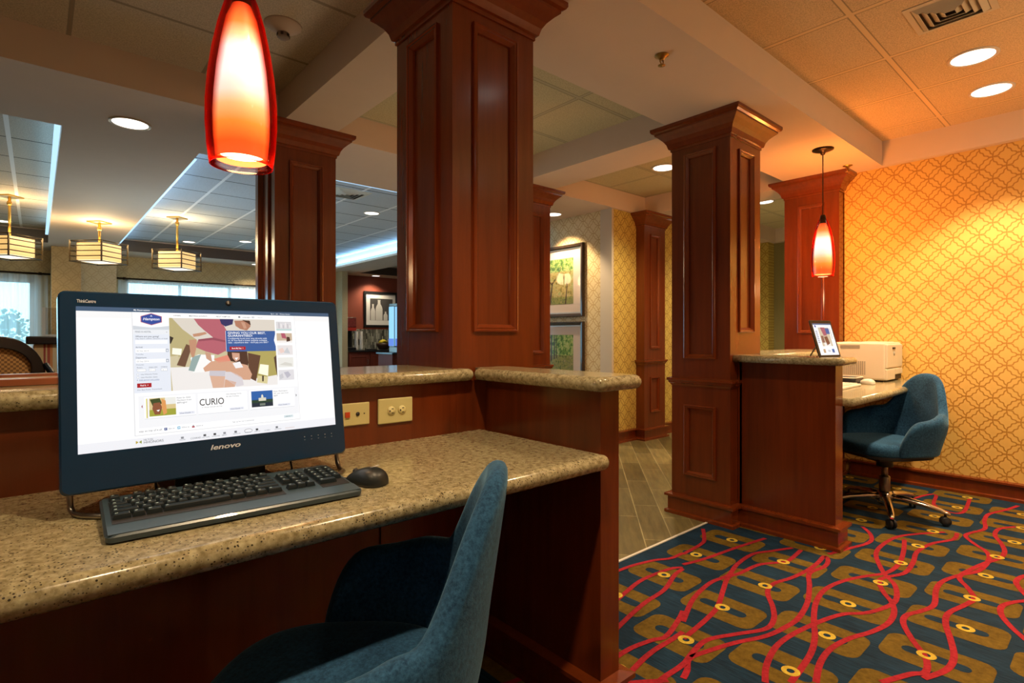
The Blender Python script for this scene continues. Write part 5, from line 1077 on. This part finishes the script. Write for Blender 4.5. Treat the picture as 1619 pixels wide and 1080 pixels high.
def stripes(name):
    m, nt, b = _mat(name); tc = N(nt, 'ShaderNodeTexCoord'); sp = N(nt, 'ShaderNodeSeparateXYZ'); L(nt, tc.outputs['Object'], sp.inputs[0])
    fr = math_node(nt, 'FRACT', math_node(nt, 'DIVIDE', sp.outputs[0], 0.155)); r = N(nt, 'ShaderNodeValToRGB'); r.color_ramp.interpolation = 'CONSTANT'
    cols = [(0.0, (0.55, 0.42, 0.24)), (0.34, (0.30, 0.06, 0.05)), (0.42, (0.55, 0.42, 0.24)), (0.48, (0.36, 0.08, 0.06)), (0.58, (0.55, 0.25, 0.10)), (0.68, (0.58, 0.50, 0.34))]
    for i, (p, c) in enumerate(cols):
        e = r.color_ramp.elements[i] if i < 2 else r.color_ramp.elements.new(p)
        e.position = p; e.color = c4(c)
    L(nt, fr, r.inputs[0]); L(nt, r.outputs[0], b.inputs['Base Color']); b.inputs['Roughness'].default_value = 0.9; return m
t = thing('banquette', 'striped banquette with a dark top rail, left of the monitor', 'bench', (0.45, 5.4, 0))
a = MB(); a.box(-0.02, 5.35, 0.40, 1.4, 5.45, 1.055); a.build('backrest', stripes('striped_upholstery'), t, bevel=0.01)
a = MB(); a.box(-0.06, 5.32, 1.055, 1.44, 5.48, 1.115); a.build('top_rail', DARK, t, bevel=0.008)
a = MB(); a.box(-0.02, 5.45, 0.0, 1.4, 5.95, 0.44); a.build('seat', plain('seat_fabric', (0.2, 0.1, 0.06), 0.9), t, bevel=0.02)
t = thing('acrylic_screen', 'clear acrylic screen standing on the banquette rail', 'screen', (0.45, 5.4, 1.116))
a = MB(); a.box(0.04, 5.392, 1.116, 0.95, 5.404, 1.33); a.build('sheet', clear('acrylic', (0.95, 0.93, 0.92), 0.3, 0.93), t, bevel=0.003)
a = MB(); a.box(0.03, 5.385, 1.116, 0.05, 5.411, 1.332); a.box(0.05, 5.38, 1.116, 0.95, 5.415, 1.128); a.build('edge', plain('acrylic_edge', (0.55, 0.62, 0.66), 0.15), t)

# ------------------------------------------------------------------ breakfast corner with the red wall
CAB = wood('kitchen_cherry', (0.15, 0.026, 0.014), 0.6, 0.25, 0.0); DTOP = plain('dark_stone_top', (0.018, 0.02, 0.025), 0.12, coat=0.4)
def cabinet(label, x0, x1, y0, y1, z1, nd):
    t = thing('base_cabinet', label, 'cabinet', ((x0+x1)/2, (y0+y1)/2, 0), 0, 'red breakfast cabinets')
    a = MB(); a.box(x0, y0, 0.0, x1, y1, z1); a.build('body', CAB, t)
    w = (x1-x0)/nd
    for k in range(nd):
        a = MB(); xa, xb = x0+w*k+0.015, x0+w*(k+1)-0.015; Mf = face_M((0, y0, 0), (1, 0, 0), (0, -1, 0)); a.box(xa, y0-0.014, 0.10, xb, y0, z1-0.03); a.M = Mf; a.moulding(xa+0.05, xb-0.05, 0.16, z1-0.09, [(0, 0.014), (0.004, 0.020), (0.015, 0.020), (0.025, 0.0145)]); a.M = None
        d = a.build('door', CAB, t); h_ = MB(); h_.tube([(xb-0.04, y0-0.014, z1-0.16), (xb-0.04, y0-0.045, z1-0.16), (xb-0.04, y0-0.045, z1-0.26), (xb-0.04, y0-0.014, z1-0.26)], 0.005, 8); h_.build('handle', STEEL, d)
cabinet('red wooden cabinet run under the picture of bottles', 4.82, 7.2, 10.62, 11.18, 0.775, 5)
a = MB(); a.box(4.82, 10.58, 0.775, 7.2, 11.184, 0.81); tag(a.build('stone_counter', DTOP, bevel=0.004), 'dark stone counter with the fruit bowl', 'counter', 'dark stone counters')
cabinet('nearer red wooden cabinet carrying the blue lit dispenser', 4.97, 6.1, 9.05, 9.6, 0.765, 3)
a = MB(); a.box(4.94, 9.0, 0.765, 6.14, 9.64, 0.80); tag(a.build('stone_counter', DTOP, bevel=0.004), 'dark stone counter under the blue lit dispenser', 'counter', 'dark stone counters')
m, nt, b_ = _mat('mosaic_tile'); tc = N(nt, 'ShaderNodeTexCoord'); mp = N(nt, 'ShaderNodeMapping'); mp.inputs['Rotation'].default_value = (0, 0, 0); L(nt, tc.outputs['Object'], mp.inputs[0]); sw = N(nt, 'ShaderNodeSeparateXYZ'); L(nt, mp.outputs[0], sw.inputs[0]); cb = N(nt, 'ShaderNodeCombineXYZ'); L(nt, sw.outputs[2], cb.inputs[0]); L(nt, sw.outputs[0], cb.inputs[1])
bk = N(nt, 'ShaderNodeTexBrick'); bk.inputs['Scale'].default_value = 1.0; bk.inputs['Brick Width'].default_value = 0.13; bk.inputs['Row Height'].default_value = 0.03; bk.inputs['Mortar Size'].default_value = 0.003; bk.inputs['Color1'].default_value = (0.03, 0.035, 0.03, 1); bk.inputs['Color2'].default_value = (0.42, 0.44, 0.38, 1); bk.inputs['Mortar'].default_value = (0.12, 0.12, 0.11, 1); L(nt, cb.outputs[0], bk.inputs['Vector']); L(nt, bk.outputs['Color'], b_.inputs['Base Color']); b_.inputs['Roughness'].default_value = 0.2
a = MB(); a.box(4.82, 11.185, 0.81, 7.2, 11.2, 1.26); struct(a.build('trim_3', m))
a.v = a.v
t = thing('framed_picture', 'black framed photograph of three white bottles on the red wall', 'picture', (5.85, 11.2, 1.3))
Mf = face_M((5.44, 11.2, 0), (1, 0, 0), (0, -1, 0)); fw = 0.83
a = MB(); a.M = Mf; a.moulding(0, fw, 1.305, 2.105, [(0, 0.001), (0, 0.03), (0.05, 0.03), (0.05, 0.012)]); a.M = None; a.build('frame', BLACK, t)
a = MB(); a.M = Mf; a.quad((0.05, 0.013, 1.355), (fw-0.05, 0.013, 1.355), (fw-0.05, 0.013, 2.055), (0.05, 0.013, 2.055)); a.M = None; a.build('mat_board', plain('white_mat', (0.72, 0.74, 0.76), 0.8), t, fix=False)
a = MB(); a.M = Mf; a.quad((0.15, 0.014, 1.46), (fw-0.12, 0.014, 1.46), (fw-0.12, 0.014, 1.95), (0.15, 0.014, 1.95), 0)
for bx, bh, bw in ((0.22, 0.36, 0.055), (0.37, 0.46, 0.085), (0.53, 0.20, 0.05)):
    z0 = 1.462; prof = [(bw, 0.0), (bw, bh*0.55), (bw*0.8, bh*0.68), (bw*0.4, bh*0.80), (bw*0.36, bh*0.95), (bw*0.45, bh)]
    a.add([(bx+w_, 0.0146, z0+h_) for w_, h_ in prof]+[(bx-w_, 0.0146, z0+h_) for w_, h_ in reversed(prof)], [tuple(range(2*len(prof)))], 1)
a.M = None; a.build('photograph', [plain('photo_dark', (0.06, 0.06, 0.065), 0.5), plain('photo_bottle', (0.60, 0.61, 0.62), 0.5)], t, fix=False)
t = thing('coffee_machine', 'red and black coffee machine at the left end of the dark counter', 'coffee machine', (4.94, 10.9, 0.81))
a = MB(); a.box(4.83, 10.72, 0.811, 5.045, 11.10, 0.87); a.box(4.83, 10.92, 0.87, 5.045, 11.10, 1.50); a.box(4.83, 10.72, 1.22, 5.045, 10.92, 1.50); a.build('body', BLACK, t, bevel=0.008)
a = MB(); a.box(4.84, 10.712, 1.30, 5.035, 10.72, 1.49); a.build('picture_panel', plain('maroon_panel', (0.18, 0.03, 0.03), 0.4, var=0.6, vscale=30), t)
a = MB(); a.box(4.83, 10.714, 1.22, 5.045, 10.722, 1.29); a.build('red_band', plain('bright_red', (0.40, 0.03, 0.02), 0.4), t)
for xx in (4.88, 4.99): a = MB(); a.lathe(xx, 10.82, [(0.014, 1.14), (0.020, 1.22), (0.0, 1.22)], 10); a.build('spout', STEEL, t)
for i, (xx, hh) in enumerate(((5.105, 0.40), (5.215, 0.40))):
    t = thing('cup_stack', ('left', 'right')[i]+' one of two tall stacks of white cups on the dark counter', 'cups', (xx, 10.85, 0.811), 0, 'stacks of white cups')
    a = MB(); pr = []
    for k in range(16): z = 0.811+hh*k/16; pr += [(0.034, z), (0.041, z+hh/16-0.004), (0.043, z+hh/16)]
    a.lathe(xx, 10.85, [(0.0, 0.811)]+pr+[(0.0, 0.811+hh)], 16); a.build('cups', WHITE, t)
t = thing('fruit_bowl', 'dark bowl on the counter, heaped with bananas', 'bowl', (5.74, 10.85, 0.811))
a = MB(); a.lathe(5.74, 10.85, [(0.0, 0.812), (0.08, 0.812), (0.10, 0.82), (0.15, 0.90), (0.16, 0.95), (0.15, 0.95), (0.14, 0.91), (0.09, 0.83), (0.0, 0.83)], 24); a.build('bowl', plain('dark_bowl', (0.05, 0.025, 0.015), 0.4), t)
BAN = plain('banana_skin', (0.62, 0.52, 0.03), 0.5)
for k in range(5):
    a = MB(); c_ = Vector((5.715+0.006*k, 10.775+0.044*k, 0.935+0.012*(k % 2)))
    a.tube([tuple(c_+Vector((-0.075, -0.02, 0.015))), tuple(c_+Vector((-0.045, -0.02, 0.05))), tuple(c_+Vector((0.0, -0.02, 0.065))), tuple(c_+Vector((0.05, -0.01, 0.05))), tuple(c_+Vector((0.08, 0.0, 0.01)))], [0.006, 0.018, 0.021, 0.018, 0.005], 8)
    o = a.build('banana', BAN); tag(o, 'yellow banana heaped in the dark fruit bowl', 'banana', 'bananas in the fruit bowl')
a = MB(); a.box(5.33, 10.78, 0.811, 5.55, 10.92, 0.832); tag(a.build('serving_tray', BLACK, bevel=0.004), 'small black tray on the counter left of the fruit bowl', 'tray')
t = thing('drink_dispenser', 'tall blue lit drink dispenser beside the big column', 'dispenser', (5.30, 9.3, 0.80))
a = MB(); a.box(5.12, 9.15, 0.801, 5.48, 9.45, 0.90); a.box(5.12, 9.25, 0.90, 5.48, 9.45, 1.70); a.box(5.12, 9.15, 1.68, 5.48, 9.45, 1.73); a.build('body', STEEL, t, bevel=0.005)
a = MB(); a.box(5.135, 9.235, 0.92, 5.465, 9.25, 1.67); a.box(5.112, 9.255, 0.92, 5.12, 9.445, 1.67); a.build('lit_panel', glow('dispenser_blue', (0.30, 0.66, 1.0), 0.95), t)
a = MB(); a.box(5.135, 9.228, 0.92, 5.465, 9.235, 1.06); a.box(5.106, 9.255, 0.92, 5.112, 9.445, 1.06); a.build('lower_band', glow('dispenser_violet', (0.12, 0.25, 0.85), 0.8), t)
for xx in (5.20, 5.30, 5.40): a = MB(); a.tube([(xx, 9.235, 1.15), (xx, 9.19, 1.15), (xx, 9.19, 1.10)], 0.010, 8); a.build('tap', CHROME, t)
# ------------------------------------------------------------------ the lights of the room and added fill
WARM = (1.0, 0.73, 0.43); MID = (1.0, 0.79, 0.52); COOL = (0.86, 0.92, 1.0)
K = 2.15
downlight('nearer of the two round ceiling lights in the beige tiles above the carpet', 3.792, 0.565, ZT, 62*K, WARM, 96, 0.3)
downlight('farther of the two round ceiling lights in the beige tiles, close to the gold wall', 4.384, 0.567, ZT, 70*K, WARM, 98, 0.45)
downlight('round ceiling light in the sage tiles left of the second column', 4.217, 2.754, ZT, 45*K, MID, 130)
downlight('round soffit light shining on the framed tree pictures', 4.20, 4.12, ZS, 48*K, WARM, 105, 0.4, 0.085)
downlight('round ceiling light seen just right of the second column', 6.137, 2.720, ZT, 40*K, MID, 130)
downlight('bright round soffit light left of the near hanging lamp', 0.435, 4.074, ZS, 25*K, MID, 130)
for lab, x, y, z, pw in [('round ceiling light far in the dining tiles, right of the third lantern', 1.836, 9.95, ZT, 14), ('round ceiling light in the dining tiles beside the far vent', 2.51, 9.33, ZT, 14), ('round ceiling light seen between the column behind the monitor and the big column', 3.09, 6.14, ZT, 26),
 ('partly hidden ceiling light touching the left edge of the big column', 2.617, 4.708, ZT, 26), ('round ceiling light in the breakfast corner by the big column', 5.45, 9.9, ZT, 22), ('round soffit light grazing the red wall', 5.60, 10.93, ZS, 20), ('round light in the left dining tiles beside the first lantern', -0.34, 9.75, ZT, 14), ('round soffit light near the wide curtained window', 3.05, 10.62, ZS, 14)]: downlight(lab, x, y, z, pw*K, MID, 130, 0.7, 0.085)
# ceiling lights above the view, plus a row behind it added as fill
for lab, x, y, pw in (('ceiling light over the near chair', 0.60, 0.50, 46), ('ceiling light over the open carpet', 2.10, 0.50, 30), ('ceiling light left of the near desk', -0.75, 0.50, 24), ('added fill ceiling light behind the viewpoint', 1.2, -1.1, 12), ('added fill ceiling light over the carpet behind the viewpoint', 3.2, -1.1, 30)):
    downlight(lab, x, y, ZT, pw*K, WARM, 112, 0.5)
for x, y, z, pw in ((0.358, 1.361, 1.45, 3.2), (4.16, 1.433, 1.47, 5.0)):
    l = bpy.data.lights.new('lamp_light', 'POINT'); l.energy = pw; l.color = (1.0, 0.62, 0.30); l.shadow_soft_size = 0.05
    o = bpy.data.objects.new('lamp_light', l); COL.objects.link(o); o.location = (x, y, z)
for x, y, z, pw in ((0.358, 1.361, 1.70, 9.0), (4.22, 1.433, 1.80, 46.0)):
    l = bpy.data.lights.new('red_glass_glow', 'POINT'); l.energy = pw; l.color = (1.0, 0.30, 0.05); l.shadow_soft_size = 0.08
    o = bpy.data.objects.new('red_glass_glow', l); COL.objects.link(o); o.location = (x, y, z)
# bare fill lights without lamp bodies, added to brighten the ceilings
for x, y, z, pw, cl in ((-0.9, -0.9, 2.15, 5, (1.0, 0.70, 0.45)), (2.9, -0.9, 1.95, 28, (1.0, 0.66, 0.36)), (4.1, -0.6, 1.9, 22, (1.0, 0.66, 0.36)), (2.25, 2.9, 0.9, 19, (1.0, 0.78, 0.55)), (1.2, 6.6, 1.1, 40, (0.52, 0.78, 1.0)), (6.4, 2.5, 1.0, 16, (1.0, 0.80, 0.5))):
    l = bpy.data.lights.new('fill_light', 'POINT'); l.energy = pw; l.color = cl; l.shadow_soft_size = 0.35
    o = bpy.data.objects.new('fill_light', l); COL.objects.link(o); o.visible_glossy = False; o.location = (x, y, z)
# blue-white cove strips along the dining trays
CV = glow('cove_strip', (0.45, 0.75, 1.0), 1.1)
def cove(label, x0, y0, x1, y1, z, power, up=True):
    mb = MB(); mb.box(x0, y0, z, x1, y1, z+(0.02 if z > ZS+0.01 else 0.006)); o = tag(mb.build('cove_light', CV), label, 'cove light', 'cove light strips')
    l = bpy.data.lights.new('cove_glow', 'AREA'); l.shape = 'RECTANGLE'; l.size = max(0.03, x1-x0); l.size_y = max(0.03, y1-y0); l.energy = power; l.color = (0.30, 0.62, 1.0)
    q = bpy.data.objects.new('cove_glow', l); COL.objects.link(q); q.location = ((x0+x1)/2, (y0+y1)/2, z+0.03); q.visible_glossy = False; q.rotation_euler = (PI, 0, 0)
cove('blue white cove strip along the right side of the dining ceiling', 4.33, 4.6, 4.385, 10.2, ZS+0.03, 20)
cove('blue white cove strip at the edge of the left ceiling tray', 0.085, 4.5, 0.115, 9.5, ZS+0.03, 3)
cove('added blue white cove strip hidden behind the near lip of the dining ceiling', 1.0, 4.425, 4.3, 4.445, ZS+0.002, 16)  # unseen strip added to tint the dining tiles blue
cove('added blue white cove strip hidden behind the left lip of the dining ceiling', 0.884, 4.6, 0.90, 10.2, ZS+0.002, 6)  # second unseen strip, added for the same blue tint
# world: pale daylight sky outside the windows
w = bpy.data.worlds.new('World'); SC.world = w; w.use_nodes = True; nt = w.node_tree; bg = nt.nodes['Background']
tc = N(nt, 'ShaderNodeTexCoord'); sp = N(nt, 'ShaderNodeSeparateXYZ'); L(nt, tc.outputs['Generated'], sp.inputs[0])
rp = N(nt, 'ShaderNodeValToRGB'); rp.color_ramp.elements[0].position = 0.45; rp.color_ramp.elements[0].color = (0.20, 0.42, 0.52, 1); rp.color_ramp.elements[1].position = 0.60; rp.color_ramp.elements[1].color = (0.36, 0.72, 1.0, 1)
L(nt, math_node(nt, 'ADD', math_node(nt, 'MULTIPLY', sp.outputs[2], 0.5), 0.5), rp.inputs[0]); L(nt, rp.outputs[0], bg.inputs[0]); bg.inputs[1].default_value = 5.5

# ------------------------------------------------------------------ camera
cam = bpy.data.cameras.new('Camera'); cam.sensor_width = 36.0; cam.lens = 36.0*858.4/1619.0; cam.shift_y = -9.5/1619.0; cam.clip_start = 0.02
co = bpy.data.objects.new('Camera', cam); COL.objects.link(co); co.location = (0, 0, 1.12); co.rotation_euler = (PI/2, 0, math.atan2(980.5, 858.4)-PI/2)
SC.camera = co
vs_ = SC.view_settings; vs_.view_transform = 'Standard'; vs_.look = 'None'; vs_.exposure = 0.12; vs_.gamma = 1.0; vs_.use_curve_mapping = False
SC.cycles.use_denoising = True; SC.cycles.max_bounces = 8; SC.cycles.diffuse_bounces = 4; SC.cycles.transparent_max_bounces = 12; SC.cycles.sample_clamp_indirect = 6.0
